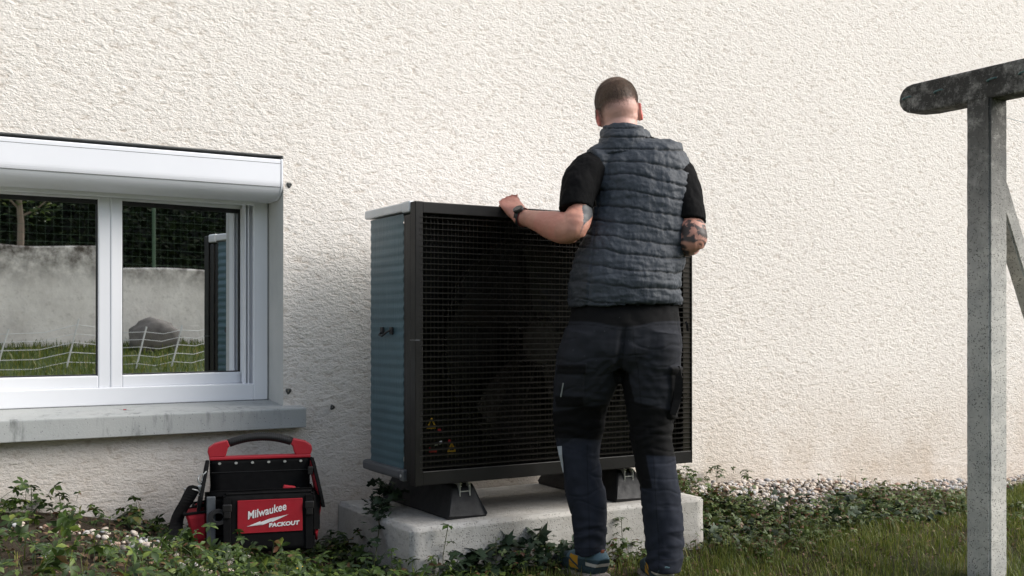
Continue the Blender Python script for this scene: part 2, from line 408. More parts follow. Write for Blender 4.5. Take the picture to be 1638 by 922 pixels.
# front panel: frame + louvres + rods, in an upper and a lower half
FT = .042
fr = MB()
fr.box(PX0, PX0+.031, PY0, PY0+FT, PZ0, PZ1, .003); fr.box(PX1-.006, PX1, PY0, PY0+FT, PZ0, PZ1, .002)
fr.box(PX0+.03, PX1-.005, PY0+.0008, PY0+FT-.001, PZ1-.042, PZ1-.0008, .003); fr.box(PX0+.03, PX1-.005, PY0+.0008, PY0+FT-.001, PZ0+.0008, PZ0+.052, .003)
panel = pb(fr, 'front_panel', M_PBLACK)
lv = MB(); NS = 44; za, zb = PZ0+.054, PZ1-.046
for i in range(NS):
    z = za+(zb-za)*(i+.5)/NS
    big = (i == 22)
    lv.add([(PX0+.018, PY0-.0012, z-.0014), (PX1-.007, PY0-.0012, z-.0014), (PX1-.007, PY0-.0014, z+.0010), (PX0+.018, PY0-.0014, z+.0010),
            (PX0+.031, PY0+.024, z+.0036), (PX1-.007, PY0+.024, z+.0036), (PX1-.007, PY0+.024, z+.0020), (PX0+.031, PY0+.024, z+.0020)],
           [(0, 1, 2, 3), (3, 2, 5, 4), (4, 5, 6, 7), (7, 6, 1, 0), (0, 3, 4, 7), (1, 6, 5, 2)])
pb(lv, 'louvre_grille', soft('gloss_black_louvre', (.017, .0155, .014), .34, 0, .5, .2), panel)
rd = MB(); rq = random.Random(4)
rd.box(PX1-.045, PX1-.0062, PY0+.006, PY0+.0085, za-.002, zb+.002)
for i in range(74):
    x = PX0+.045+(i+rq.uniform(-.3, .3))*(PX1-PX0-.095)/73
    rd.box(x-.0015, x+.0015, PY0+.028, PY0+.0305, za, zb)
pb(rd, 'guard_rods', soft('guard_rod_metal', (.052, .045, .038), .3, .5, .5), panel)
sp = MB(); sp.box(PX0-.0012, PX0+.017, PY0-.0012, PY0+FT, .8735, .8775); pb(sp, 'panel_joint', M_GREYMET, panel)
# fan, shroud and guard rings behind the grille
cx, cz = 2.24, .862
fn = MB(); n = 72
for (ra, rb, ya, yb_) in ((.435, .405, PY0+.05, PY0+.10), (.405, .400, PY0+.10, PY0+.155)):
    vs = []
    for k in range(n):
        a = 2*math.pi*k/n; vs += [(cx+ra*math.cos(a), ya, cz+ra*math.sin(a)), (cx+rb*math.cos(a), yb_, cz+rb*math.sin(a))]
    fn.add(vs, [(2*k, 2*((k+1) % n), 2*((k+1) % n)+1, 2*k+1) for k in range(n)])
for r in (.10, .17, .24, .31, .38):
    fn.tube([(cx+r*math.cos(2*math.pi*k/40), PY0+.046, cz+r*math.sin(2*math.pi*k/40)) for k in range(41)], .0022, 5)
for k in range(12):
    a = 2*math.pi*k/12; fn.tube([(cx+.06*math.cos(a), PY0+.046, cz+.06*math.sin(a)), (cx+.44*math.cos(a+.15), PY0+.046, cz+.44*math.sin(a+.15))], .0025, 5)
pb(fn, 'fan_shroud', soft('shroud_plastic', (.028, .024, .020), .4))
fb = MB()
for k in range(5):
    a0 = 2*math.pi*k/5; vs = []
    for i in range(7):
        r = .07+.31*i/6; wd = .55-.18*i/6
        for s_, yy in ((-1, PY0+.075), (1, PY0+.135)):
            a = a0+.25*i/6+s_*wd/2; vs.append((cx+r*math.cos(a), yy, cz+r*math.sin(a)))
    fb.add(vs, [(2*i, 2*i+1, 2*i+3, 2*i+2) for i in range(6)])
fb.tube([(cx, PY0+.07, cz), (cx, PY0+.14, cz)], .085, 24)
fo = pb(fb, 'fan', soft('fan_plastic', (.03, .026, .022), .35))
sm_ = fo.modifiers.new('thick', 'SOLIDIFY'); sm_.thickness = .004
# warning stickers seen through the louvres at the bottom left
def sticker(name, polys, parent):
    for mat_, ps in polys:
        m = MB()
        for p in ps: m.prism([(x, z) for x, z in p], 'y', PY0+.024, PY0+.0255)
        pb(m, name, mat_, parent)
YEL = soft('yellow_print', (.62, .36, .02), .5); RED = soft('red_print', (.5, .02, .02), .5)
def tri(x, z, s): return [(x, z+s), (x+.27*s, z+s), (x+1.1*s, z-.7*s), (x+.8*s, z-.7*s), (x+.12*s, z+.55*s), (x-.5*s, z-.7*s), (x-.8*s, z-.7*s)]
sticker('warning_sticker', [(YEL, [tri(1.735, .575, .017)]), (YEL, [[(1.718, .553), (1.754, .553), (1.754, .557), (1.718, .557)]])], panel)
sticker('warning_sticker', [(YEL, [tri(1.818, .480, .017)]), (YEL, [[(1.803, .464), (1.836, .464), (1.836, .469), (1.803, .469)]])], panel)
sticker('warning_sticker', [(RED, [[(1.727, .468), (1.757, .466), (1.760, .476), (1.748, .482), (1.740, .474), (1.729, .488)]]),
                            (M_WHITE, [[(1.750, .490), (1.764, .492), (1.762, .503), (1.757, .497), (1.752, .503)]]), (M_WHITE, [[(1.768, .493), (1.781, .495), (1.779, .507), (1.770, .506)]]),
    (RED, [[(1.762, .543), (1.776, .543), (1.774, .551), (1.764, .551)]]), (RED, [[(1.805, .502), (1.815, .502), (1.814, .510), (1.806, .511)]])], panel)
# rubber mounting feet with an aluminium channel
def foot(xc):
    m = MB(); z0, z1 = .2115, .333; ya, yb_ = 3.472, 4.06
    hb_, ht = .085, .046
    secs = [(ya, hb_, ht), (ya+.02, hb_, ht), (yb_-.02, hb_, ht), (yb_, hb_, ht)]
    vs = []
    for i, (y, a, b) in enumerate(secs):
        top = z1-(.012 if i in (0, 3) else 0); yi = y+(.035 if i == 0 else -.035 if i == 3 else (.03 if i == 1 else -.03))
        vs += [(xc-a, y, z0), (xc+a, y, z0), (xc+a-.004, y, z0+.012), (xc+b, yi if i in (0, 3) else yi, top), (xc-b, yi, top), (xc-a+.004, y, z0+.012)]
    fs = [tuple(range(6)), tuple(range(23, 17, -1))]
    for i in range(3):
        for k in range(6): fs.append((i*6+k, i*6+(k+1) % 6, (i+1)*6+(k+1) % 6, (i+1)*6+k))
    m.add(vs, fs); f_ = pb(m, 'mounting_foot', M_RUBBER, None, False, .006)
    r = MB(); yq0, yq1 = 3.494, 4.05; t_ = .003; zt = .3385; h_ = .048; w_ = .021
    for s_ in (-1, 1):
        r.box(xc+s_*w_-t_/2, xc+s_*w_+t_/2, yq0, yq1, zt-h_, zt); r.box(*sorted((xc+s_*w_, xc+s_*(w_-.009))), yq0+.0005, yq1, zt-t_, zt+.0005)
        r.box(*sorted((xc+s_*w_, xc+s_*(w_-.007))), yq0+.0005, yq1, zt-.012, zt-.009)
    r.box(xc-w_, xc+w_, yq0+.0007, yq1, zt-.032, zt-.029)
    pb(r, 'mounting_rail', M_STEEL, f_)
    b = MB(); b.tube([(xc-.012, 3.53, .30), (xc-.012, 3.53, .372)], .0045, 8); b.tube([(xc-.012, 3.53, .340), (xc-.012, 3.53, .347)], .011, 6); b.tube([(xc-.012, 3.53, .3385), (xc-.012, 3.53, .3405)], .017, 16)
    pb(b, 'bolt', M_STEEL, f_)
foot(1.895); foot(2.66)
b = MB(); b.tube([(PX0-.012, PY0+.100, PZ0+.028), (PX0+.0, PY0+.100, PZ0+.028)], .006, 6); pb(b, 'screw', M_STEEL)

# ------------------------------------------------------------------ clothesline post
post = empty('clothesline_post', (3.655, 2.575, 0)); tag(post, 'weathered concrete T-shaped clothesline post with a diagonal brace', 'post')
OFF = Vector((3.655, 2.575, 0))
def ob(mb, name, mat, parent, smooth=False, bevel=0):
    mb.v = [(x-OFF.x, y-OFF.y, z-OFF.z) for x, y, z in mb.v]; return mb.build(name, mat, parent, smooth, bevel)
def rough_box(x0, x1, y0, y1, z0, z1, step=.02, bev=.008, amp=.0015, rot=None):
    bm = bmesh.new(); nx = max(1, int((x1-x0)/step)); ny = max(1, int((y1-y0)/step)); nz = max(1, int((z1-z0)/step))
    bmesh.ops.create_cube(bm, size=1)
    for v in bm.verts: v.co = Vector(((x0+x1)/2+v.co.x*(x1-x0), (y0+y1)/2+v.co.y*(y1-y0), (z0+z1)/2+v.co.z*(z1-z0)))
    bmesh.ops.bevel(bm, geom=bm.edges[:], offset=bev, segments=2, affect='EDGES')
    L = max(x1-x0, y1-y0, z1-z0)
    bmesh.ops.subdivide_edges(bm, edges=[e_ for e_ in bm.edges if e_.calc_length() > L*.6], cuts=int(L/step), use_grid_fill=True)
    for v in bm.verts:
        n_ = noise.fractal(v.co*22, .8, 2, 4)*amp; v.co += Vector((noise.noise(v.co*25), noise.noise(v.co*25+Vector((9, 0, 0))), n_/amp*.3 if amp else 0))*amp
    return bm
m = MB(); m.bm(rough_box(3.62, 3.728, 2.514, 2.618, -.3, 1.80)); ob(m, 'post', M_POST, post)
m = MB(); PBm = []
y0, y1, z0, z1 = 2.02, 2.935, 1.787, 1.912
prof_ = [(y0, z0), ((y0+y1)/2, z0), (2.80, z0+.004), (2.80, z0+.004)]
prof_ = [(y0, z0+.03), (y0+.12, z0), (2.81, z0+.002)]
for k in range(0, 9):
    a = -math.pi/2+math.pi*k/8; prof_.append((2.875+.060*math.cos(a), 1.853+.058*math.sin(a)))
prof_ += [(2.6, z1), (2.3, z1), (y0+.1, z1), (y0, z1-.02)]
m.prism(prof_, 'x', 3.622, 3.726)
arm = ob(m, 'cross_beam', M_POST, post, False, .010)
M_HOOK = soft('verdigris_hooks', (.07, .14, .14), .6, .3)
for y in (2.895, 2.745, 2.51, 2.38, 2.15):
    m = MB(); m.tube([(3.63, y+.012, 1.852), (3.612, y+.012, 1.853), (3.608, y+.004, 1.855), (3.608, y-.022, 1.858), (3.614, y-.027, 1.858)], .0032, 6)
    ob(m, 'line_hook', M_HOOK, arm)
m = MB()
for y, zz in ((2.745, 1.80), (2.51, 1.815)):
    m.tube([(3.70, y, zz+.02), (4.6, y+.02, zz-.03), (7.5, y+.05, zz-.04), (11, y+.05, zz-.01)], .0011, 5)
ob(m, 'clothes_wire', soft('pale_wire', (.35, .42, .45), .5), post)
bm = rough_box(-.033, .033, -.033, .033, 0, 1.62, .02, .006, .0012)
Mx = Matrix.Translation((3.71, 2.566, 1.50)) @ Matrix.Rotation(R_(180-27), 4, 'Y')
m = MB(); m.bm(bm, 0, Mx); ob(m, 'brace', M_POST, post)

# ------------------------------------------------------------------ instancing helper
def scatter(name, tv, tf, pos, rot, scl, mat, smooth=False, parent=None):
    """merge many transformed copies of one small template into ONE mesh (stuff nobody could count)"""
    tv = np.asarray(tv, float); n = len(pos); k = len(tv)
    V = np.einsum('nij,kj->nki', rot, tv)*np.asarray(scl)[:, None, None]+np.asarray(pos)[:, None, :]
    V = V.reshape(-1, 3); me = bpy.data.meshes.new(name)
    loops = []; starts = []; tot = 0
    base = np.concatenate([np.array(f) for f in tf]); ln = np.array([len(f) for f in tf])
    L = (base[None, :]+(np.arange(n)*k)[:, None]).ravel(); LN = np.tile(ln, n); ST = np.concatenate([[0], np.cumsum(LN)[:-1]])
    me.vertices.add(len(V)); me.vertices.foreach_set('co', V.ravel().astype(np.float32))
    me.loops.add(len(L)); me.loops.foreach_set('vertex_index', L.astype(np.int32))
    me.polygons.add(len(LN)); me.polygons.foreach_set('loop_start', ST.astype(np.int32))
    try: me.polygons.foreach_set('loop_total', LN.astype(np.int32))
    except Exception: pass
    me.update(calc_edges=True); me.validate()
    return link(name, me, mat, parent, smooth)
def rots(n, tilt=.5, rng=RNG):
    a = rng.uniform(0, 2*math.pi, n); t = rng.normal(0, tilt, n); p = rng.uniform(0, 2*math.pi, n)
    ca, sa = np.cos(a), np.sin(a); Rz = np.zeros((n, 3, 3)); Rz[:, 0, 0] = ca; Rz[:, 0, 1] = -sa; Rz[:, 1, 0] = sa; Rz[:, 1, 1] = ca; Rz[:, 2, 2] = 1
    ax = np.stack([np.cos(p), np.sin(p), np.zeros(n)], 1); K = np.zeros((n, 3, 3))
    K[:, 0, 2] = ax[:, 1]; K[:, 1, 2] = -ax[:, 0]; K[:, 2, 0] = -ax[:, 1]; K[:, 2, 1] = ax[:, 0]
    I = np.eye(3)[None]; Rt = I+np.sin(t)[:, None, None]*K+(1-np.cos(t))[:, None, None]*(K@K)
    return Rt@Rz
# ------------------------------------------------------------------ plants, grass, pebbles
def leaflet(L, W, ang, tilt, cup=.25, n=5):
    """toothed, folded leaflet: a pair of quad rows either side of a midrib"""
    vs, fs = [], []; ca, sa = math.cos(ang), math.sin(ang)
    for i in range(n+1):
        t_ = i/n; w0 = W*math.sin(math.pi*min(1, t_**1.35*.93+.07))*(1.0 if i % 2 else .82); r = L*t_; z = L*(tilt*t_-.42*t_*t_)
        if i == n: w0 = .0006
        for s_ in (-1, 0, 1):
            x, y = r+(abs(s_)*.12*L/n), s_*w0; vs.append((x*ca-y*sa, x*sa+y*ca, z+abs(s_)*w0*cup))
    for i in range(n):
        for j in range(2): a = i*3+j; fs.append((a, a+1, a+4, a+3))
    return vs, fs
def palmate(k=5, L=.036, W=.010, stem=.05, seed=0):
    r_ = random.Random(seed); vs, fs = [], []
    for i in range(k):
        an = math.radians(-125+250*i/(k-1))+r_.uniform(-.12, .12); s_ = 1-.28*abs(i-(k-1)/2)/((k-1)/2)
        v, f = leaflet(L*s_*r_.uniform(.88, 1.1), W*s_*r_.uniform(.9, 1.15), an, r_.uniform(.05, .35)); b = len(vs); vs += v; fs += [tuple(b+q for q in ff) for ff in f]
    b = len(vs); w0 = .0008; bend = r_.uniform(-.02, .02)
    vs += [(-w0, 0, 0), (w0, 0, 0), (bend*.6+w0, .003, -stem*.5), (bend*.6-w0, .003, -stem*.5), (bend+w0, .006, -stem), (bend-w0, .006, -stem)]
    fs += [(b, b+1, b+2, b+3), (b+3, b+2, b+4, b+5)]
    return vs, fs
def ivy_leaf(s=.045):
    P_ = [(0, 0), (-.30, -.22), (-.62, .05), (-.40, .30), (-.58, .62), (-.22, .62), (0, 1.12), (.22, .62), (.58, .62), (.40, .30), (.62, .05), (.30, -.22)]
    vs = [(0, .32*s, .03*s)]+[(x*s, y*s, -.16*s*abs(x)-.10*s*y*y) for x, y in P_]; n = len(P_)
    return vs, [(0, 1+i, 1+(i+1) % n) for i in range(n)]
def leafmat(name, stops, rough=.5, tr=.25):
    t = MT(name, (.05, .09, .02), rough, 0, .4); t.island(stops)
    t.mix(t.ramp(t.noise(90, 3), .45, .7, 0, .35), (.03, .045, .012))
    tl = t.nd('ShaderNodeBsdfTranslucent'); t.l.new(t.cur, tl.inputs[0]); mx = t.nd('ShaderNodeMixShader'); mx.inputs[0].default_value = tr
    t.l.new(t.b.outputs[0], mx.inputs[1]); t.l.new(tl.outputs[0], mx.inputs[2]); out = t.n['Material Output']; t.l.new(mx.outputs[0], out.inputs[0]); return t.m
M_LEAF = leafmat('cinquefoil_leaf', [(0, (.018, .036, .011)), (.35, (.036, .068, .015)), (.75, (.070, .118, .022)), (.93, (.15, .20, .035)), (.96, (.13, .055, .03)), (1, (.16, .10, .05))])
M_LEAFR = leafmat('mixed_groundcover_leaf', [(0, (.03, .055, .014)), (.40, (.07, .11, .022)), (.68, (.11, .155, .035)), (.74, (.17, .08, .045)), (.84, (.13, .06, .04)), (.88, (.10, .14, .06)), (1, (.19, .22, .07))])
M_IVY = leafmat('ivy_leaf', [(0, (.012, .026, .012)), (.7, (.022, .045, .020)), (1, (.04, .07, .03))], .6, .1)
M_GRASS = leafmat('grass_blade', [(0, (.055, .085, .012)), (.45, (.11, .15, .02)), (.8, (.18, .21, .035)), (.93, (.25, .24, .06)), (1, (.36, .29, .13))], .55, .3)
M_STEM = soft('plant_stem', (.07, .08, .03), .7)
def inslab(x, y, g=0.): return (x > 1.62-g)*(x < 2.995+g)*(y > 3.40-g)
def put(name, tmpl, x, y, zoff, scl, tilt, mat, label, cat):
    z = G(x, y)+zoff; k = len(tmpl); n = len(x); which = RNG.integers(0, k, n); objs = []
    tv, tf = tmpl[0]
    # one mesh for all variants: build per variant, then join by arrays
    Vs, Fs, off = [], [], 0
    for w0 in range(k):
        I = np.where(which == w0)[0]
        if not len(I): continue
        tv, tf = tmpl[w0]; tv = np.asarray(tv, float); Rr = rots(len(I), tilt)
        V = np.einsum('nij,kj->nki', Rr, tv)*scl[I][:, None, None]+np.stack([x[I], y[I], z[I]], 1)[:, None, :]
        kk = len(tv); q4 = np.array([f if len(f) == 4 else (*f, f[0]) for f in tf]) if all(len(f) == 4 for f in tf) else None
        if q4 is not None: F_ = (q4[None]+(np.arange(len(I))*kk)[:, None, None]+off).reshape(-1, 4)
        else: F_ = (np.array(tf)[None]+(np.arange(len(I))*kk)[:, None, None]+off).reshape(-1, 3)
        Vs.append(V.reshape(-1, 3)); Fs.append(F_); off += kk*len(I)
    V = np.concatenate(Vs); F_ = np.concatenate(Fs); me_ = bpy.data.meshes.new(name); s_ = F_.shape[1]
    me_.vertices.add(len(V)); me_.vertices.foreach_set('co', V.astype(np.float32).ravel())
    me_.loops.add(F_.size); me_.loops.foreach_set('vertex_index', F_.astype(np.int32).ravel())
    me_.polygons.add(len(F_)); me_.polygons.foreach_set('loop_start', (np.arange(len(F_))*s_).astype(np.int32))
    me_.update(calc_edges=True); me_.validate()
    return tag(link(name, me_, mat), label, cat, kind='stuff')
def cand(n, x0, x1, y0, y1): return RNG.uniform(x0, x1, n), RNG.uniform(y0, y1, n)
def nfield(x, y, s, o=0.): return np.array([noise.noise(Vector((a*s+o, b*s, 1.7))) for a, b in zip(x, y)])
PT = [palmate(5, .030, .0085, .07, i) for i in range(6)]+[palmate(3, .026, .010, .05, 9), palmate(5, .036, .0095, .08, 11)]
# left bed
x, y = cand(5400, -.35, 1.75, 2.55, 4.085); f = nfield(x, y, 2.6, 3)
keep = ~inslab(x, y, .0)*(RNG.random(len(x)) < np.clip(.42+f*1.35+.25*(y < 3.3)+.35*(x > .85), .04, 1))
keep &= ~((np.hypot((x-.72)/.30, (y-3.55)/.22) < 1)*(RNG.random(len(x)) < .88)).astype(bool)
keep &= ~((np.hypot((x-1.0)/.22, (y-3.15)/.12) < 1)*(RNG.random(len(x)) < .8)).astype(bool)
keep &= ~((x > 1.04)*(x < 1.44)*(y > 3.62)*(y < 3.98))
x, y = x[keep], y[keep]; n = len(x); zo = RNG.gamma(2.2, .020, n)+.008; zo = np.minimum(zo, .12)*(1-.6*((x > .85)*(x < 1.5)*(y > 3.4)))
put('ground_cover', PT, x, y, zo, RNG.uniform(.6, 1.3, n), .7, M_LEAF, 'five-leaflet green ground cover growing along the wall under the window', 'ground cover')
# right bed: smaller, browner leaves between slab, pebbles and grass
x, y = cand(20000, 2.95, 5.3, 2.9, 4.09); f = nfield(x, y, 2.2, 8)
dens = np.clip(.60+f*1.2, 0, 1)*sm(y, 3.02, 3.3)*(1-sm(x, 4.3, 5.1))*(1-.93*sm(y-.10*f+0*x, 3.68, 3.80)*sm(x, 3.35, 3.7))
keep = ~inslab(x, y)*(RNG.random(len(x)) < dens); keep &= ~(((np.hypot((x-3.95)/.65, (y-3.90)/.20) < 1) | (np.hypot((x-3.82)/.24, (y-3.70)/.13) < 1))*(RNG.random(len(x)) < .93)).astype(bool); x, y = x[keep], y[keep]; n = len(x)
put('leafy_patch', [palmate(5, .020, .0075, .04, i+20) for i in range(5)]+[palmate(3, .018, .009, .03, 31)], x, y, np.minimum(RNG.gamma(2, .016, n)+.004, .09), RNG.uniform(.6, 1.3, n), .6, M_LEAFR, 'low mixed green and reddish leaves right of the concrete slab', 'ground cover')
# leaves in front of the slab
x, y = cand(2600, 1.5, 3.1, 3.0, 3.42); f = nfield(x, y, 4, 5); keep = ~inslab(x, y)*(RNG.random(len(x)) < np.clip(.25+f*1.5+.5*(y > 3.28)-(x > 2.05)*(y < 3.25)*.6, 0, 1)); x, y = x[keep], y[keep]; n = len(x)
put('slab_edge_leaves', [palmate(5, .020, .0075, .05, i+40) for i in range(4)]+[palmate(3, .022, .009, .04, 51)], x, y, np.minimum(RNG.gamma(2, .018, n)+.004, .11), RNG.uniform(.6, 1.25, n), .55, M_LEAFR, 'small leaves creeping along the front foot of the concrete slab', 'ground cover')
# ivy at the slab
x, y = cand(260, 1.70, 2.35, 3.26, 3.40); put('slab_ivy', [ivy_leaf(.040)], x, y, RNG.uniform(.01, .10, len(x))*(1+nfield(x, y, 6)), RNG.uniform(.5, 1.15, len(x)), .9, M_IVY, 'dark ivy leaves at the front left foot of the concrete slab', 'ivy')
x, y = cand(420, 2.98, 4.3, 3.25, 3.75); put('ivy_patch', [ivy_leaf(.034)], x, y, RNG.uniform(.02, .07, len(x)), RNG.uniform(.5, 1.2, len(x)), .7, M_IVY, 'blue-green ivy leaves scattered through the bed right of the slab', 'ivy')
# grass
def blades(name, n, x0, x1, y0, y1, densf, L0, L1, label, W=.0012):
    x, y = cand(n, x0, x1, y0, y1); k = RNG.random(n) < densf(x, y); x, y = x[k], y[k]; n = len(x)
    L = RNG.uniform(L0, L1, n)*(1+.5*nfield(x, y, 5, 9)); a = RNG.uniform(0, 2*math.pi, n)+.0; lean = np.abs(RNG.normal(.35, .35, n)); z = G(x, y)-.004
    dx, dy = np.cos(a), np.sin(a); px_, py_ = -dy, dx; ww = W*RNG.uniform(.7, 1.5, n); rows = []
    for t_, wf in ((0, 1), (.4, .9), (.75, .6), (1, .08)):
        hx_ = L*lean*(t_**1.9)*.9; hz_ = L*(t_-.35*lean*t_*t_)
        for s_ in (-1, 1): rows.append(np.stack([x+dx*hx_+px_*ww*wf*s_, y+dy*hx_+py_*ww*wf*s_, z+hz_], 1))
    V = np.stack(rows, 1).reshape(-1, 3); f0 = np.array([(0, 1, 3, 2), (2, 3, 5, 4), (4, 5, 7, 6)]); F_ = (f0[None]+(np.arange(n)*8)[:, None, None]).reshape(-1, 4)
    me_ = bpy.data.meshes.new(name); me_.vertices.add(len(V)); me_.vertices.foreach_set('co', V.astype(np.float32).ravel()); me_.loops.add(F_.size); me_.loops.foreach_set('vertex_index', F_.astype(np.int32).ravel())
    me_.polygons.add(len(F_)); me_.polygons.foreach_set('loop_start', (np.arange(len(F_))*4).astype(np.int32)); me_.update(calc_edges=True); me_.validate()
    return tag(link(name, me_, M_GRASS), label, 'grass', kind='stuff')
def d1(x, y):
    f = nfield(x, y, 3, 2); b = 3.30+.12*f+.42*sm(x, 4.1, 5.2)-.18*sm(-x, -2.0, -1.5)-.3*(x < 1.75)
    return (1-.97*sm(y-b, -.12, .10))*(.75+.5*f)*(~inslab(x, y, .01))
blades('lawn_grass', 125000, 1.3, 7.2, 2.1, 4.05, d1, .022, .070, 'unmown green lawn grass in front of the slab and round the post')
blades('bed_grass', 2600, -.2, 1.9, 2.6, 3.5, lambda x, y: .5*(1-sm(y, 3.0, 3.5))+0*x, .03, .10, 'sparse grass blades among the ground cover at the lower left')
blades('far_lawn_grass', 60000, -6, 9, -6.2, 2.1, lambda x, y: np.ones(len(x)), .05, .13, 'green lawn rising towards the retaining wall opposite the house', .0045)
# pebbles
bm = bmesh.new(); bmesh.ops.create_icosphere(bm, subdivisions=2, radius=1)
for v in bm.verts: v.co *= 1+.10*noise.noise(v.co*1.3); v.co.z *= .62; v.co.y *= .8
pv = [tuple(v.co) for v in bm.verts]; pf = [tuple(v.index for v in f.verts) for f in bm.faces]; bm.free()
x, y = cand(8000, 3.0, 7.5, 3.35, 4.09); f = nfield(x, y, 2.5, 4); b = 3.86-.0*x-.20*np.exp(-((x-4.0)/.5)**2)-.24*np.exp(-((x-3.82)/.25)**2)+.08*f; k = (y > b)*(RNG.random(len(x)) < .9); x, y = x[k], y[k]
x2, y2 = cand(330, .38, 1.15, 3.25, 3.80); k = (nfield(x2, y2, 5, 2) > .02); x2, y2 = x2[k], y2[k]
x3, y3 = cand(90, .75, 1.25, 3.0, 3.25)
x, y = np.concatenate([x, x2, x3]), np.concatenate([y, y2, y3]); n = len(x); s_ = RNG.lognormal(-4.55, .32, n); s_ = np.clip(s_, .005, .024); s_ = np.where(x < 2, np.minimum(s_, .015), s_)
t = MT('river_pebble', (.5, .45, .4), .7, 0, .35); t.island([(0, (.22, .23, .25)), (.18, (.42, .42, .43)), (.4, (.48, .40, .32)), (.65, (.56, .49, .42)), (.85, (.52, .50, .48)), (1, (.34, .20, .14))]); t.mix(t.ramp(t.noise(120, 4), .5, .7, 0, .5), (.30, .26, .22)); t.bump(t.noise(300, 3), .3, .001)
z = G(x, y)+RNG.uniform(0, .018, n)+.002
tag(scatter('pebbles', pv, pf, np.stack([x, y, z], 1), rots(n, .5), s_, t.m, True), 'pale rounded pebbles strewn along the foot of the wall', 'pebbles', kind='stuff')
# dead leaf litter on the soil
x, y = cand(5000, -.2, 4.6, 2.8, 4.05); k = ~inslab(x, y); x, y = x[k], y[k]; n = len(x)
M_LIT = leafmat('dry_leaf_litter', [(0, (.05, .03, .018)), (.5, (.11, .06, .035)), (.8, (.20, .12, .07)), (1, (.30, .20, .13))], .8, .1)
put('leaf_litter', [leaflet(.022, .007, 0, .2, .5, 4)], x, y, RNG.uniform(.003, .018, n), RNG.uniform(.4, 1.2, n), .5, M_LIT, 'dry brown leaf litter lying on the soil between plants', 'leaf litter')

# ---- single plants that can be told apart
def plant(name, base, stems, leaves, label, cat, matl=M_LEAF, lt='pal', scale=1., group=None):
    """stems: polylines; leaves: (point, yaw, tilt, size)"""
    o = empty(name, base); tag(o, label, cat, group)
    B = Vector(base); m = MB()
    for s_ in stems: m.tube([Vector(p)-B for p in s_[0]], s_[1], 5)
    m.build('stem', M_STEM, o); m = MB()
    for i, (p, yw, tl, sz) in enumerate(leaves):
        v, f = (palmate(5, .030, .0085, .012, 60+i % 7) if lt == 'pal' else ivy_leaf(.045) if lt == 'ivy' else leaflet(.034, .010, 0, .1, .4, 5))
        M = Matrix.Translation(Vector(p)-B) @ Matrix.Rotation(yw, 4, 'Z') @ Matrix.Rotation(tl, 4, 'X') @ Matrix.Scale(sz, 4)
        m.add([M @ Vector(q) for q in v], f)
    m.build('leaves', matl, o, True); return o
def gz(x, y): return float(G(x, y))
rr = random.Random(5)
def upright(x, y, h, n, label, cat='plant', lt='pal', matl=M_LEAF, lean=(0, 0), sz=(.7, 1.1), name='seedling', group=None):
    z = gz(x, y); top = Vector((x+lean[0], y+lean[1], z+h)); base = Vector((x, y, z)); mid = base.lerp(top, .5)+Vector((rr.uniform(-.01, .01), rr.uniform(-.01, .01), 0))
    stems = [([base, mid, top], .0014)]; lv_ = []
    for i in range(n):
        f_ = .35+.65*i/max(1, n-1); p = base.lerp(top, f_); a = rr.uniform(0, 6.28); q = p+Vector((math.cos(a), math.sin(a), .5))*.022*(1 if i < n-1 else .1); stems.append(([p, q], .0009)); lv_.append((q, a-1.57, rr.uniform(-.6, .3), rr.uniform(*sz)))
    return plant(name, base, stems, lv_, label, cat, matl, lt, group=group)
for i, (x, y, h, n, lab) in enumerate([(.47, 4.03, .095, 6, 'tallest dark five-leaflet seedling against the wall at far left'), (.56, 4.03, .075, 3, 'small dark seedling on the wall second from the left'),
        (.80, 4.03, .075, 3, 'lone seedling with drooping leaflets below the window middle'), (1.03, 4.0, .095, 4, 'bright green seedling against the wall left of the bag'),
        (3.42, 4.03, .11, 6, 'green seedling standing in pebbles just right of the slab'), (3.62, 4.03, .10, 6, 'bushy seedling in pebbles second right of the slab'),
        (3.83, 4.04, .07, 5, 'low leafy seedling in pebbles by the wall, third from slab')]):
    upright(x, y, h, n, lab, name='seedling', group='seedlings along the foot of the wall')
upright(1.725, 3.345, .215, 3, 'pale tall seedling in front of the slab corner', lean=(.02, .0), sz=(.9, 1.2))
upright(2.52, 3.36, .17, 7, 'leafy weed in front of the slab between the man\'s legs', name='weed', sz=(.6, .9))
upright(1.95, 3.36, .15, 8, 'small-leaved weed with thin red stems before the slab', name='weed', lt='leaf', sz=(.3, .5), matl=M_LEAFR)
upright(1.56, 3.42, .13, 5, 'yellow-green palmate seedling at the slab left side', name='seedling')
# ivy that climbs the left end of the slab
def vine(name, path, n, label, sz=(.5, .95), spread=.03):
    o = empty(name, path[0]); tag(o, label, 'ivy'); B = Vector(path[0]); m = MB(); pp_ = smooth_path(path, 5); m.tube([p-B for p in pp_], .002, 5); m.build('stem', M_STEM, o); m = MB()
    for i in range(n):
        k = rr.uniform(0, len(pp_)-1.01); p = pp_[int(k)]+Vector((rr.gauss(0, spread), rr.gauss(0, spread*.7), rr.uniform(-.2, .9)*spread)); v, f = ivy_leaf(.045*rr.uniform(*sz))
        M = Matrix.Translation(p-B) @ Matrix.Rotation(rr.uniform(0, 6.28), 4, 'Z') @ Matrix.Rotation(rr.uniform(.1, 1.1), 4, 'X'); m.add([M @ Vector(q) for q in v], f)
    m.build('leaves', M_IVY, o); return o
def smooth_path(p, k=4):
    p = [Vector(q) for q in p]; out = []
    for i in range(len(p)-1):
        a, b, c_, d_ = p[max(i-1, 0)], p[i], p[i+1], p[min(i+2, len(p)-1)]
        for j in range(k):
            t_ = j/k; out.append(.5*((2*b)+(c_-a)*t_+(2*a-5*b+4*c_-d_)*t_*t_+(3*b-3*c_+d_-a)*t_**3))
    return out+[p[-1]]
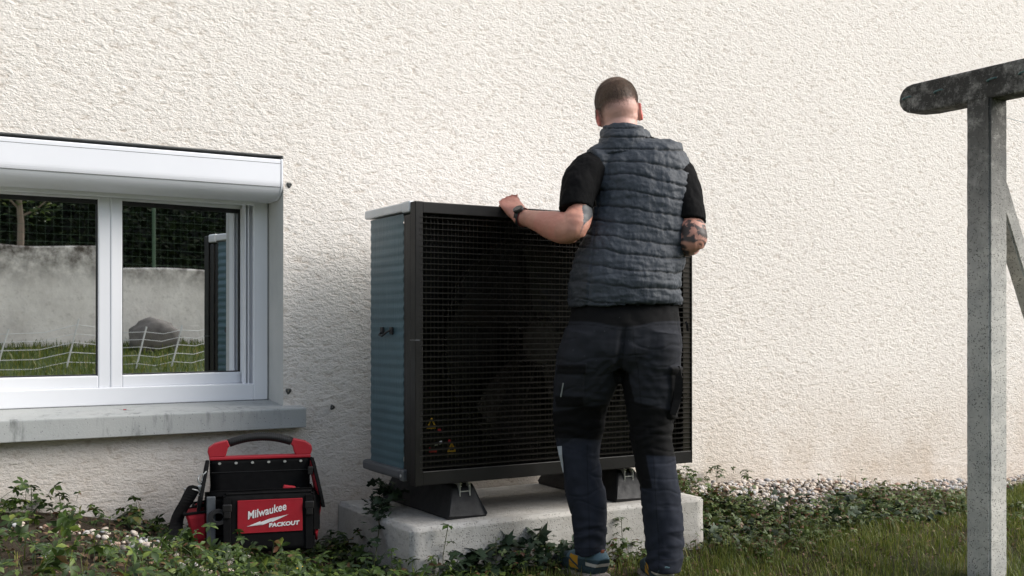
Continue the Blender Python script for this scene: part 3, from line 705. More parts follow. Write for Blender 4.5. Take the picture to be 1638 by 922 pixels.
vine('ivy_vine', [(1.50, 3.46, gz(1.5, 3.46)), (1.60, 3.62, .16), (1.645, 3.72, .225), (1.70, 3.80, .235), (1.78, 3.84, .25), (1.72, 3.90, .29)], 110, 'dark ivy climbing over the left end of the concrete slab')
vine('ivy_vine', [(1.84, 3.34, gz(1.84, 3.34)), (1.88, 3.36, .08), (1.97, 3.37, .12), (2.10, 3.37, .10), (2.16, 3.375, .17)], 26, 'large-leaved ivy shoot against the slab front near its corner', (.9, 1.5), .022)
vine('ivy_vine', [(2.28, 3.34, gz(2.3, 3.34)), (2.33, 3.37, .07), (2.37, 3.375, .12)], 12, 'small ivy shoot against slab front left of the man\'s leg', (.6, .9), .02)
m = MB(); m.tube([(0, 0, 0), (.004, 0, .09), (.0, .004, .19)], [.0035, .003, .001], 6); ts = m.build('dry_stalk', soft('brown_stalk', (.08, .06, .035), .8)); ts.location = (3.37, 3.30, gz(3.37, 3.3)); tag(ts, 'single upright brown stalk in the bed right of the slab', 'stalk')
# ------------------------------------------------------------------ the man
def oriented_tube(bm, secs, side, n=28, sub=3, pw=2.0):
    """closed loft through (centre, half width along `side`, half depth) sections, smoothed along its length"""
    C = [Vector(s_[0]) for s_ in secs]; A = [s_[1] for s_ in secs]; B = [s_[2] for s_ in secs]
    def cr(p0, p1, p2, p3, t): return .5*((2*p1)+(p2-p0)*t+(2*p0-5*p1+4*p2-p3)*t*t+(3*p1-3*p2+p3-p0)*t*t*t)
    cs, ra, rb = [], [], []; m = len(C)
    for i in range(m-1):
        i0, i3 = max(i-1, 0), min(i+2, m-1)
        for k in range(sub):
            t = k/sub
            cs.append(cr(C[i0], C[i], C[i+1], C[i3], t)); ra.append(cr(A[i0], A[i], A[i+1], A[i3], t)); rb.append(cr(B[i0], B[i], B[i+1], B[i3], t))
    cs.append(C[-1]); ra.append(A[-1]); rb.append(B[-1]); rings = []
    for i, c_ in enumerate(cs):
        t = (cs[min(i+1, len(cs)-1)]-cs[max(i-1, 0)]).normalized()
        s_ = (side-t*side.dot(t)).normalized(); b = t.cross(s_); ring = []
        for k in range(n):
            a = 2*math.pi*k/n; ca, sa = math.cos(a), math.sin(a)
            x = math.copysign(abs(ca)**(2/pw), ca); y = math.copysign(abs(sa)**(2/pw), sa)
            ring.append(bm.verts.new(c_+s_*x*max(ra[i], .001)+b*y*max(rb[i], .001)))
        rings.append(ring)
    for i in range(len(rings)-1):
        for k in range(n): bm.faces.new((rings[i][k], rings[i][(k+1) % n], rings[i+1][(k+1) % n], rings[i+1][k]))
    bm.faces.new(list(reversed(rings[0]))); bm.faces.new(rings[-1])
def ball(bm, c_, rx, ry, rz, rot=None, n=20):
    M = Matrix.Translation(c_) @ (rot.to_4x4() if rot else Matrix.Identity(4)) @ Matrix.Diagonal((rx, ry, rz, 1))
    bmesh.ops.create_uvsphere(bm, u_segments=n, v_segments=n//2+2, radius=1, matrix=M)
def voxel(bm, size, smooth=4, fac=.5):
    bmesh.ops.recalc_face_normals(bm, faces=bm.faces[:])
    me_ = bpy.data.meshes.new('tmp'); bm.to_mesh(me_); bm.free()
    o_ = bpy.data.objects.new('tmp', me_); COL.objects.link(o_)
    r = o_.modifiers.new('r', 'REMESH'); r.mode = 'VOXEL'; r.voxel_size = size; r.use_smooth_shade = True
    if smooth: s_ = o_.modifiers.new('s', 'SMOOTH'); s_.iterations = smooth; s_.factor = fac
    dg = bpy.context.evaluated_depsgraph_get(); out = bpy.data.meshes.new_from_object(o_.evaluated_get(dg))
    bpy.data.objects.remove(o_); bpy.data.meshes.remove(me_)
    return out
def arrays(me_):
    n = len(me_.vertices); P = np.empty(n*3, np.float32); N = np.empty(n*3, np.float32)
    me_.vertices.foreach_get('co', P); me_.vertex_normals.foreach_get('vector', N)
    return P.reshape(-1, 3).astype(float), N.reshape(-1, 3).astype(float)
def setco(me_, P): me_.vertices.foreach_set('co', P.astype(np.float32).ravel()); me_.update()
def setcol(me_, Cc):
    a = me_.color_attributes.new('Col', 'FLOAT_COLOR', 'POINT'); C4 = np.ones((len(Cc), 4), np.float32); C4[:, :3] = Cc
    a.data.foreach_set('color', C4.ravel())
def nz(P, s, off=0., oct_=3):
    return np.array([noise.fractal(Vector((p[0]*s[0]+off, p[1]*s[1], p[2]*s[2])), .9, 2.1, oct_) for p in P])
Rn, FHn = np.array(Rv), np.array(FH)
def loc(P):                       # (sideways, away, up) in the man's own axes
    Q = P-np.array([0, 0, 0]); return Q@Rn, Q@FHn, Q[:, 2]
BASE = Vector((2.33, 3.11, 0))
man = empty('person', BASE); tag(man, 'man seen from behind in grey quilted vest leaning on the black heat pump', 'person')
def mlink(name, me_, mat, parent=None):
    P, _ = arrays(me_); setco(me_, P-np.array(BASE)); return link(name, me_, mat, parent or man, True)

KNK = []
def hand(bm, wrist, kn, fdir, across, curl, thumb_dir, palm_n):
    """palm from wrist to the knuckle row, four unequal bent fingers and a thumb from the side of the palm"""
    oriented_tube(bm, [(wrist-(kn-wrist)*.15, .030, .023), (wrist, .032, .023), (wrist.lerp(kn, .4), .042, .024), (wrist.lerp(kn, .8), .047, .020), (kn, .045, .016)], across, 20, 3)
    for i, (o_, L, r) in enumerate(((-.031, .062, .0078), (-.0105, .078, .0088), (.0105, .084, .0092), (.0315, .076, .0090))):
        p = kn+across*o_-(kn-wrist).normalized()*(.012+.006*abs(i-1.7)); d = fdir.normalized(); q = p
        KNK.append(np.array(p-palm_n*.016)); ball(bm, p-palm_n*.012, .0125, .013, .0140, None, 14)
        oriented_tube(bm, [(wrist.lerp(p, .35)-palm_n*.012, .003, .003), (wrist.lerp(p, .7)-palm_n*.0135, .0042, .0042), (p-palm_n*.012, .006, .006)], across, 8, 2)
        pts = [(p-(kn-wrist).normalized()*.02, r, r)]; pts.append((p, r*1.28, r*1.25))
        for j, fr_ in enumerate((.42, .32, .26)):
            d = (d+palm_n*curl[j]).normalized(); q = q+d*L*fr_; pts.append((q, r*(.98-.09*j), r*(.96-.09*j)))
        oriented_tube(bm, pts, across, 12, 3)
    t0 = wrist.lerp(kn, .25)+across*.026; q = t0; pts = [(t0-across*.012, .015, .014)]
    d = thumb_dir.normalized()
    for L, r in ((.040, .0125), (.032, .0105), (.026, .0085)):
        q = q+d*L; pts.append((q, r, r*.92)); d = (d+palm_n*.25).normalized()
    oriented_tube(bm, pts, palm_n, 12, 3)

bm = bmesh.new()
# trunk, mostly under the clothes
oriented_tube(bm, [(at(1000, 535, 3.81), .165, .105), (at(1001, 480, 3.81), .165, .10), (at(1006, 420, 3.83), .150, .095), (at(1018, 350, 3.87), .155, .10), (at(1020, 290, 3.89), .165, .095),
                   (at(1010, 250, 3.90), .13, .07), (at(1000, 228, 3.91), .07, .06)], Rv, 32, 3)
HCt = at(987, 168, 3.955)
Ht = (Matrix.Rotation(R_(-9), 3, Fv) @ Matrix.Rotation(R_(-17), 3, Rv))          # bowed and rolled to the left
up = Ht @ Vector((0, 0, 1)); fwd = Ht @ FH; rgt = Ht @ Rv
Mh = Matrix((rgt, fwd, up)).transposed()
oriented_tube(bm, [(at(1006, 262, 3.895), .085, .070), (at(1000, 232, 3.905), .066, .064), (at(994, 208, 3.925), .061, .062), (at(990, 188, 3.94), .062, .066), (HCt, .05, .06)], Rv, 28, 3)
ball(bm, HCt+up*.014+fwd*.004, .0765, .096, .088, Mh, 36)        # cranium
ball(bm, HCt-up*.030-fwd*.026, .069, .062, .066, Mh, 28); ball(bm, HCt-up*.062-fwd*.012, .066, .058, .05, Mh, 24)         # occiput and nape
ball(bm, HCt-up*.035+fwd*.035, .062, .062, .070, Mh, 24)         # cheeks and jaw
ball(bm, HCt-up*.088+fwd*.078, .024, .020, .018, Mh, 16)         # chin
for s_ in (-1, 1):
    e0 = HCt-up*.046+rgt*s_*.0715-fwd*.006
    Me = Mh @ Matrix.Rotation(R_(-22*s_), 3, 'Z') @ Matrix.Rotation(R_(8), 3, 'X')
    ball(bm, e0+rgt*s_*.006, .0075, .018, .033, Me, 20)
    ring = [e0+rgt*s_*(.008+.002*math.sin(a*2))-fwd*.002+fwd*(-.017*math.cos(a)*(1 if s_ else 1))+up*(.031*math.sin(a)) for a in np.linspace(-1.9, 2.2, 16)]
    oriented_tube(bm, [(p, .0042, .0042) for p in ring], up, 8, 1)
    ball(bm, e0-up*.026+fwd*.004, .006, .008, .010, Mh, 12)
# nose, brow, lips
oriented_tube(bm, [(HCt+fwd*.090+up*.004, .008, .008), (HCt+fwd*.103-up*.018, .010, .010), (HCt+fwd*.117-up*.036, .013, .012), (HCt+fwd*.104-up*.044, .012, .008)], rgt, 14, 3)
for s_ in (-1, 1):
    ball(bm, HCt+fwd*.088+up*.014+rgt*s_*.030, .022, .010, .007, Mh, 14)
    ball(bm, HCt+fwd*.083-up*.004+rgt*s_*.031, .0125, .0115, .0105, Mh, 14)
ball(bm, HCt+fwd*.098-up*.061, .024, .008, .0055, Mh, 14); ball(bm, HCt+fwd*.096-up*.071, .021, .008, .006, Mh, 14)
# left arm
S1, E1, W1 = at(940, 272, 3.84), at(921, 368, 3.71), at(832, 347, 3.945)
oriented_tube(bm, [(at(985, 255, 3.88), .055, .06), (S1, .062, .062), (S1.lerp(E1, .35), .056, .057), (S1.lerp(E1, .72), .050, .050), (E1+Vector((0, 0, .012)), .047, .045), (E1-Vector((0, 0, .026)), .032, .030)], Rv, 28, 3)
oriented_tube(bm, [(E1+Rv*.018-Vector((0, 0, .008)), .030, .030), (E1-Rv*.005+Vector((0, 0, .0)), .046, .046), (E1.lerp(W1, .22)-Vector((0, 0, .004)), .057, .050), (E1.lerp(W1, .45)-Vector((0, 0, .003)), .051, .045), (E1.lerp(W1, .75), .035, .031), (W1, .0295, .023)], Uv, 28, 3)
K1 = at(812, 314, 4.015)
acr = (at(826, 318, 4.01)-at(793, 327, 4.00)).normalized()
hand(bm, W1, K1, (FH*1+Vector((-.25, 0, -.10))), acr, (.22, .42, .55), (FH*1+Rv*.15+Vector((0, 0, .10))), Vector((0, 0, -1)))
# right arm
S2, E2, W2 = at(1092, 290, 3.87), at(1110, 386, 3.76), at(1045, 398, 4.00)
oriented_tube(bm, [(at(1050, 262, 3.89), .055, .06), (S2, .058, .060), (S2.lerp(E2, .35), .054, .056), (S2.lerp(E2, .72), .050, .050), (E2+Vector((0, 0, .01)), .048, .046), (E2-Vector((0, 0, .026)), .033, .033)], Rv, 28, 3)
oriented_tube(bm, [(E2+Rv*.012, .034, .034), (E2-Rv*.004, .048, .047), (E2.lerp(W2, .25), .050, .046), (E2.lerp(W2, .5), .045, .04), (W2, .029, .022)], Uv, 28, 3)
K2 = W2+(FH*.055-Rv*.07+Vector((0, 0, .012)))
hand(bm, W2, K2, (FH*.2-Rv), (FH*.8+Rv*.5+Vector((0, 0, .5))).normalized(), (.3, .6, .7), (Vector((0, 0, 1))-Rv*.4), (FH*.4-Vector((0, 0, 1))).normalized())
# legs to the soles
LL = [(955, 545, 3.81, .095), (938, 600, 3.84, .088), (928, 650, 3.88, .072), (926, 700, 3.90, .060), (932, 760, 3.88, .055), (942, 820, 3.86, .043), (946, 880, 3.86, .034), (948, 897, 3.86, .030)]
LR = [(1045, 545, 3.79, .095), (1042, 600, 3.79, .088), (1043, 650, 3.79, .072), (1044, 700, 3.79, .060), (1050, 760, 3.77, .055), (1058, 820, 3.75, .043), (1062, 890, 3.74, .034), (1062, 908, 3.74, .030)]
for Lg in (LL, LR): oriented_tube(bm, [(at(x, y, d), r, r) for x, y, d, r in Lg], Rv, 24, 3)
body = voxel(bm, .0035, 5)
P, N = arrays(body); lx, ly, lz = loc(P)
base = np.array([.50, .245, .18]); Cc = np.tile(base, (len(P), 1))
def blend(Cc, f, c_): return Cc*(1-f[:, None])+np.array(c_)[None]*f[:, None]
mott = nz(P, (28, 28, 28), 3); Cc = Cc*(1+.10*mott[:, None]); Cc = blend(Cc, np.clip(nz(P, (11, 11, 11), 9)*.6+.15, 0, .45), (.52, .19, .15))
H = P-np.array(HCt); hx, hy, hz = H@np.array(rgt), H@np.array(fwd), H@np.array(up)
head = (hz > -.12)*(np.linalg.norm(H, axis=1) < .2)
Cc = blend(Cc, head*.6, (.62, .39, .33))
Cc = blend(Cc, head*np.clip((np.abs(hx)-.0725)/.006, 0, 1)*(np.abs(hz+.048) < .045)*.9, (.55, .115, .095))
fade = sm(hz-hx*.20+.014*nz(P, (24, 24, 24), 1), -.072, .004)*sm(-hy, -.055, -.03)
scalpt = head*fade*(.75-.45*sm(hz, .072, .098)*sm(hy, -.075, -.02))*(np.abs(hx) < .081)
Cc = blend(Cc, scalpt, (.155, .085, .06))
Cc = blend(Cc, head*(hy > .09)*np.exp(-((hz+.066)/.010)**2)*(np.abs(hx) < .026)*.7, (.45, .12, .11))
eye = head*(hy > .080)*np.exp(-(((np.abs(hx)-.031)/.010)**2+((hz+.004)/.005)**2)); Cc = blend(Cc, np.clip(eye*1.2, 0, 1), (.6, .58, .55))
iris = head*(hy > .08)*np.exp(-(((np.abs(hx)-.031)/.004)**2+((hz+.004)/.004)**2)); Cc = blend(Cc, np.clip(iris*1.5, 0, 1), (.04, .05, .06))
for kp in KNK: Cc = blend(Cc, np.exp(-(np.linalg.norm(P-kp, axis=1)/.012)**2)*.45, (.50, .13, .11))
# tattoos: a slate wedge above the left elbow, dark foliage over the right forearm and elbow
def px(P):
    Q = P-np.array([0, 0, HC]); z = Q@np.array(Fv); return Q@np.array(Rv)/z*FPX+819, 520-Q@np.array(Uv)/z*FPX
ux, uy = px(P)
back = (ly < 3.86)
wedge = back*(ux > 933)*(ux < 960)*(uy > 325)*(uy < 361-(ux-933)*.95)
Cc = blend(Cc, wedge*.95, (.045, .062, .07))
ln = back*(np.abs(ux-(933-(uy-360)*.35)) < 1.0)*(uy > 355)*(uy < 376); Cc = blend(Cc, ln*.5, (.10, .10, .11))
ra = (lx > .47)*(uy > 350)*(uy < 425)*(ux > 1040)
pt = nz(P, (42, 42, 42), 5, 4); vein = np.abs(nz(P, (14, 14, 14), 21, 1))
Cc = blend(Cc, ra*np.clip(.97-sm(pt, .18, .42)*.8, 0, 1)*sm(vein, .03, .08), (.035, .028, .027))
# muscle, tendon and knuckle relief
slv = ((ux < 975)*(1-sm(uy-(ux-895)*.10, 324, 342))+(ux > 1075)*(1-sm(uy, 342, 360)))*(uy > 222)+(uy > 228)*(uy < 330)*(ux > 958)*(ux < 1090)*1.; P = P-N*(np.minimum(slv, 1)*.013)[:, None]
P = P+N*((.0012*nz(P, (22, 22, 22), 7)+.0004*nz(P, (110, 110, 110), 4))[:, None]); setco(body, P)
setcol(body, Cc)
from mathutils.bvhtree import BVHTree
BV = BVHTree.FromPolygons([Vector(p) for p in P], [tuple(pl.vertices) for pl in body.polygons])
t = MT('skin', (.5, .3, .25), .52, 0, .45); t.cur = t.attr(); t.l.new(t.cur, t.b.inputs['Base Color'])
t.b.inputs['Subsurface Weight'].default_value = .12; t.b.inputs['Subsurface Radius'].default_value = (.012, .005, .003); t.b.inputs['Subsurface Scale'].default_value = .5
t.bump(t.noise(420, 3), .25, .0008); M_SKIN = t.m
mlink('body', body, M_SKIN)

# hair: thousands of short tapered strands over a clipped fade
bm = bmesh.new(); rng = random.Random(3); vs, fs = [], []
for i in range(46000):
    d = Vector((rng.gauss(0, 1), rng.gauss(0, 1), rng.gauss(0, 1))).normalized()
    if d.z < -.8 or (d.y > .55 and d.z < .75): continue
    q = Vector((d.x*.0765, d.y*.096, d.z*.088)); hz_ = q.z+.014
    far = HCt+up*.0+Mh @ (q*2.2); hit, hn, _i, _d = BV.ray_cast(far, (HCt-far).normalized(), .3)
    if hit is None: continue
    rel = hit-HCt; q = Vector((rel.dot(rgt), rel.dot(fwd), rel.dot(up)-.014)); hz_ = q.z+.014-q.x*.20
    fd = min(1, max(0, (hz_+.054+.008*math.sin(q.x*70+1))/.06))**1.6; thin = 1-.72*min(1, max(0, (q.z-.058)/.028))*min(1, max(0, (q.y+.07)/.04))
    if rng.random() > fd*thin: continue
    p = hit.copy(); nrm = hn.normalized()
    flow = (-up*.9-fwd*.5+rgt*rng.gauss(0, .35)); flow = (flow-nrm*flow.dot(nrm)).normalized() if q.z < .05 else (fwd*.8+rgt*rng.gauss(0, .5)-nrm*.0).normalized()
    L = (.0035+.0095*max(0, min(1, (hz_+.05)/.06)))*rng.uniform(.7, 1.2); sd_ = nrm.cross(flow).normalized()*.00045
    m1 = p+(flow*.6+nrm*.55)*L*.55; e_ = m1+(flow+nrm*.05)*L*.6
    b = len(vs); vs += [p-sd_, p+sd_, m1+sd_*.8, m1-sd_*.8, e_]; fs += [(b, b+1, b+2, b+3), (b+3, b+2, b+4)]
hm = bpy.data.meshes.new('hair'); hm.from_pydata([tuple(v) for v in vs], [], fs)
t = MT('short_brown_hair', (.05, .03, .022), .5, 0, .4); t.island([(0, (.045, .027, .02)), (.5, (.10, .062, .042)), (1, (.24, .16, .105))]); mlink('hair', hm, t.m)

# t-shirt: sleeves and trunk
bm = bmesh.new()
oriented_tube(bm, [(at(1000, 505, 3.81), .186, .120), (at(1003, 440, 3.82), .172, .112), (at(1016, 360, 3.87), .165, .115), (at(1020, 290, 3.89), .168, .105), (at(1010, 252, 3.90), .13, .08), (at(1003, 232, 3.90), .09, .075), (at(999, 224, 3.905), .075, .073)], Rv, 32, 3)
a_, b_ = S1, E1
oriented_tube(bm, [(at(962, 270, 3.88), .052, .055), (at(946, 272, 3.85), .066, .066), (at(934, 284, 3.83), .070, .070), (at(926, 305, 3.80), .068, .068), (at(922, 325, 3.775), .062, .062), (at(921.5, 336, 3.765), .0605, .060)], Rv, 32, 3)
oriented_tube(bm, [(at(1050, 262, 3.89), .062, .07), (at(1078, 278, 3.875), .068, .070), (at(1091, 300, 3.86), .066, .068), (at(1097, 325, 3.83), .063, .064), (at(1101, 345, 3.81), .061, .062), (at(1102, 357, 3.80), .060, .060)], Rv, 32, 3)
tee = voxel(bm, .0045, 4); P, N = arrays(tee); ux, uy = px(P)
wr = nz(P, (20, 20, 9), 12); d = .0045*wr+.0016*nz(P, (60, 60, 30), 2)
hem = ((ux < 950)*np.exp(-((uy-330-(ux-895)*.10)/1.2)**2)+(ux > 1090)*np.exp(-((uy-351)/1.2)**2)); d = d-.0018*hem; d = d-.016*(uy > 300)*(uy < 478)*(ux > 962)*(ux < 1086)
setco(tee, P+N*d[:, None])
def cloth(name, base, rough=.9, var=.2, weave=900, extra=None, spec=.3):
    t = MT(name, base, rough, 0, spec); t.mix(t.ramp(t.noise(9, 4), .35, .7, 0, 1.), tuple(c*(1-var) for c in base))
    if extra: t.mix(*extra(t))
    t.bump(t.noise(weave, 2), .35, .0008); t.bump(t.noise(55, 3, .5, (1, 1, .6)), .25, .003); return t
mlink('t_shirt', tee, cloth('black_jersey', (.0050, .0050, .0055), spec=.12).m)

# quilted vest
VS = [(489, 999, 89, .142, 3.80), (478, 999, 89.5, .148, 3.80), (455, 1000, 88.5, .150, 3.80), (430, 1003, 86, .143, 3.81), (400, 1014, 83, .136, 3.83), (360, 1024, 81.5, .134, 3.85), (320, 1030, 80, .132, 3.87),
      (290, 1026, 83, .126, 3.885), (268, 1014, 83, .112, 3.895), (250, 1006, 70, .094, 3.90), (238, 1002, 54, .082, 3.90), (229, 1000, 43, .077, 3.90)]
bm = bmesh.new()
oriented_tube(bm, [(at(x, y, d), hw*d/FPX, dp) for y, x, hw, dp, d in VS], Rv, 48, 4, 2.15)
for a_, b_, r in ((at(953, 268, 3.862), at(1000, 250, 3.895), .060), (at(1070, 272, 3.885), at(1010, 246, 3.90), .05), (at(962, 285, 3.86), at(1000, 270, 3.89), .055)):
    oriented_tube(bm, [(a_, r, r*1.2), (a_.lerp(b_, .5), r, r*1.25), (b_, r, r*1.2)], FH, 20, 2)
oriented_tube(bm, [(at(1002, 254, 3.895), .160, .092), (at(1001, 242, 3.90), .122, .090), (at(1000, 229, 3.905), .098, .086), (at(998, 219, 3.915), .090, .082), (at(998, 210, 3.92), .083, .080)], Rv, 40, 3)
vest = voxel(bm, .0036, 3); P, N = arrays(vest); ux, uy = px(P)
SEAMS = [205, 220, 239, 262, 284, 309, 334, 359, 383, 405, 431, 459, 486]
tilt = (ux-1010)*(.11-.0003*(uy-260))+3.5*np.sin(ux*.031+uy*.017)+4.5*nz(P, (8, 8, 4), 2)
ys_ = uy-tilt*sm(uy, 225, 300)*1.0
ds = np.full(len(P), 99.); w_ = np.full(len(P), 24.)
for s0, s1 in zip(SEAMS[:-1], SEAMS[1:]):
    inn = (ys_ >= s0)*(ys_ < s1); dd = np.minimum(ys_-s0, s1-ys_); ds = np.where(inn > 0, dd/(s1-s0)*2, ds); w_ = np.where(inn > 0, s1-s0, w_)
ds = np.clip(ds, 0, 1)
puff = (1-(1-ds)**7)*.0062
cru = nz(P, (30, 30, 9), 5)            # vertical puckers that die away from the seam
cru2 = nz(P, (16, 16, 26), 31)
sag = nz(P, (5, 5, 11), 77)
dsp = puff-.0055+.0034*cru*(1.2-ds*.7)+.0040*cru2*ds+.006*sag+.003*np.abs(nz(P, (24, 24, 40), 90))
low = sm(uy, 380, 430); dsp = dsp+low*.0045*nz(P, (7, 7, 34), 51)
# side panel seam on the left, and the spine crease
dsp -= .004*np.exp(-((ux-(955-(uy-330)*.10))/2.2)**2)*(uy > 270)
setco(vest, P+N*dsp[:, None])
seamc = np.exp(-(ds*w_/2/1.25)**2)
Cc = np.tile(np.array([.033, .041, .053]), (len(P), 1)); Cc *= (1+.10*nz(P, (8, 8, 8), 3))[:, None]
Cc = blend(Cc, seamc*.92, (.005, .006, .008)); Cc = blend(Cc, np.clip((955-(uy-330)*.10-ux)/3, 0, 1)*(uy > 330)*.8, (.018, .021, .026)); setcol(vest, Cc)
t = MT('blue_grey_quilted_melange', (.07, .08, .095), .62, 0, .35); t.cur = t.attr()
t.mix(t.ramp(t.noise(260, 3, .7, (1, 1, 2.2)), .45, .75, 0, .40), (.075, .088, .103)); t.mix(t.ramp(t.noise(330, 3, .7, (1, 1, 2)), .5, .75, 0, .5), (.011, .013, .017))
t.bump(t.noise(75, 4, .6, (1.3, 1.3, .7)), .5, .004); t.bump(t.noise(600, 2), .3, .0008)
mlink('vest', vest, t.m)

# trousers
def edge(y, L, R, d, dp): return (at((L+R)/2, y, d), (R-L)/2*d/FPX, dp)
bm = bmesh.new()
oriented_tube(bm, [edge(478, 914, 1084, 3.80, .125), edge(500, 911, 1088, 3.80, .133), edge(530, 906, 1092, 3.79, .142), edge(560, 899, 1093, 3.79, .140), edge(590, 905, 1085, 3.80, .10)], Rv, 48, 3, 2.2)
TL = [(530, 902, 1003, 3.79, .128), (565, 892, 1001, 3.80, .130), (600, 885, 992, 3.83, .118), (640, 882, 977, 3.87, .104), (675, 882, 969, 3.89, .094), (700, 885, 965, 3.90, .088), (730, 894, 963, 3.89, .082), (765, 900, 965, 3.875, .078),
      (800, 906, 971, 3.865, .072), (840, 912, 974, 3.86, .068), (870, 916, 972, 3.86, .070), (885, 918, 972, 3.86, .072)]
TR = [(530, 1000, 1092, 3.78, .128), (565, 995, 1093, 3.78, .130), (600, 992, 1090, 3.785, .116), (640, 998, 1087, 3.79, .102), (675, 1004, 1081, 3.79, .092), (700, 1007, 1078, 3.79, .086), (730, 1012, 1082, 3.78, .082), (765, 1016, 1086, 3.765, .078),
      (800, 1022, 1090, 3.755, .074), (840, 1028, 1095, 3.75, .070), (875, 1031, 1097, 3.74, .072), (903, 1031, 1094, 3.735, .076), (912, 1033, 1090, 3.735, .076)]
for T_ in (TL, TR): oriented_tube(bm, [edge(y, L, R, d, dp) for y, L, R, d, dp in T_], Rv, 36, 3, 2.1)
tr = voxel(bm, .0042, 10); P, N = arrays(tr); ux, uy = px(P)
leftleg = ux < 992+(uy-600)*.02
WARP = 16*nz(P, (5, 5, 5), 61, 2); WARP2 = 1.6*nz(P, (8, 8, 8), 71, 2)
def fold(x0, y0, ang, wl, sp_, amp, ph=0):  # a family of parallel drag folds centred on a joint
    ca, sa = math.cos(ang), math.sin(ang); u_ = (ux-x0)*ca+(uy-y0)*sa; v_ = -(ux-x0)*sa+(uy-y0)*ca+WARP
    return .62*amp*np.exp(-(u_/sp_[0])**2-(v_/sp_[1])**2)*(.3+.9*np.abs(WARP2))*np.sin(v_/wl*2*math.pi+ph+.9*np.sin(u_*.05+ph))
d = -.0045+.0060*nz(P, (7, 7, 10), 3)-.0028*np.clip(1-np.abs(nz(P, (4.5, 4.5, 15), 88, 2))/.12, 0, 1)*(uy > 540)+.0045*np.abs(nz(P, (9, 9, 8), 8))-.002
d += fold(925, 690, .12, 15, (50, 34), .0055)+fold(1045, 690, -.1, 16, (45, 36), .0050, 1)
d += fold(975, 590, -.75, 17, (60, 30), .0045, 2)+fold(1010, 595, .75, 16, (50, 26), .0040, .4)+fold(930, 640, .35, 18, (60, 30), .003, 1.1)
d += fold(945, 858, .1, 17, (40, 24), .0055, .5)+fold(1062, 878, -.35, 22, (40, 38), .0075, 2)+fold(1055, 600, .1, 15, (50, 50), .0022)
d += .004*np.sin((ux*.9+uy*.35)*.10+WARP*.1)*sm(uy, 730, 790)
d -= .018*np.exp(-((ux-(1000-(uy-520)*.12))/7)**2)*sm(uy, 515, 545)*(1-sm(uy, 590, 620))   # seat crease
for (yy, a0, k_) in ((520, 0, .0), (880, 0, 0)): d -= .0012*np.exp(-((uy-yy)/1.2)**2)
# cargo pocket on the left thigh stands proud
pk = sm(ux, 886, 889)*(1-sm(ux, 932, 935))*sm(uy, 588, 591)*(1-sm(uy, 650, 653)); pk2 = sm(ux, 887, 890)*(1-sm(ux, 936, 939))*sm(uy, 582, 584)*(1-sm(uy, 598, 600))
d += .007*np.maximum(pk, pk2)
kn_ = sm(ux, 1071, 1074)*sm(uy, 585, 590)*(1-sm(uy, 668, 672)); d += .010*kn_
setco(tr, P+N*d[:, None])
grey = np.array([.021, .0225, .028]); blk = np.array([.0042, .0042, .0046]); low_ = np.array([.0185, .0215, .031])
Cc = np.tile(grey, (len(P), 1)); Cc = blend(Cc, sm(uy, 700, 712), low_)
yoke = 1-sm(uy-(10*np.exp(-((ux-1000)/40)**2)), 512, 514.5); Cc = blend(Cc, yoke, blk)
kneeL = leftleg*sm(uy+(ux-925)*.12, 652, 656)*(1-sm(uy-(ux-925)*.05, 702, 704)); kneeR = (~leftleg)*sm(uy-(ux-1043)*.22, 648, 652)*(1-sm(uy+(ux-1045)*-.03, 728, 730.5))
Cc = blend(Cc, np.clip(kneeL+kneeR, 0, 1), blk)
inR = (~leftleg)*(1-sm(ux-(1000+(uy-590)*.22), 0, 2))*sm(uy, 590, 600)*(1-sm(uy, 780, 783)); Cc = blend(Cc, inR, blk)
Cc = blend(Cc, np.maximum(pk2, pk*sm(uy, 632, 635))*.9, blk); Cc = blend(Cc, kn_, blk*1.1)
st = np.zeros(len(P))
for f_, m_ in ((uy-518-10*np.exp(-((ux-1000)/40)**2), uy < 540), (uy-878, leftleg), (uy-896, ~leftleg), (ux-(1020+(uy-600)*.10), (~leftleg)*(uy < 655)), (ux-(1045+(uy-730)*.05), (~leftleg)*(uy > 732)), (ux-(940+(uy-720)*.02), leftleg*(uy > 712)), (ux-(1002-(uy-520)*.10), uy < 600)):
    st = np.maximum(st, np.exp(-(f_/.7)**2)*m_)
Cc = blend(Cc, st*.6, blk*.5)
Cc *= (1+.18*nz(P, (11, 11, 11), 14))[:, None]
Cc = blend(Cc, np.clip(nz(P, (60, 60, 60), 44)-.75, 0, 1)*(uy < 600)*1.2, (.16, .16, .17)); setcol(tr, Cc)
t = MT('dark_work_trouser_cloth', (.02, .02, .025), .88, 0, .2); t.cur = t.attr(); t.l.new(t.cur, t.b.inputs['Base Color'])
t.b.inputs['Specular IOR Level'].default_value = .18
t.bump(t.noise(38, 4, .5, (1, 1, 1.2)), .12, .004); t.bump(t.noise(900, 2), .35, .0008)
trousers = mlink('trousers', tr, t.m)
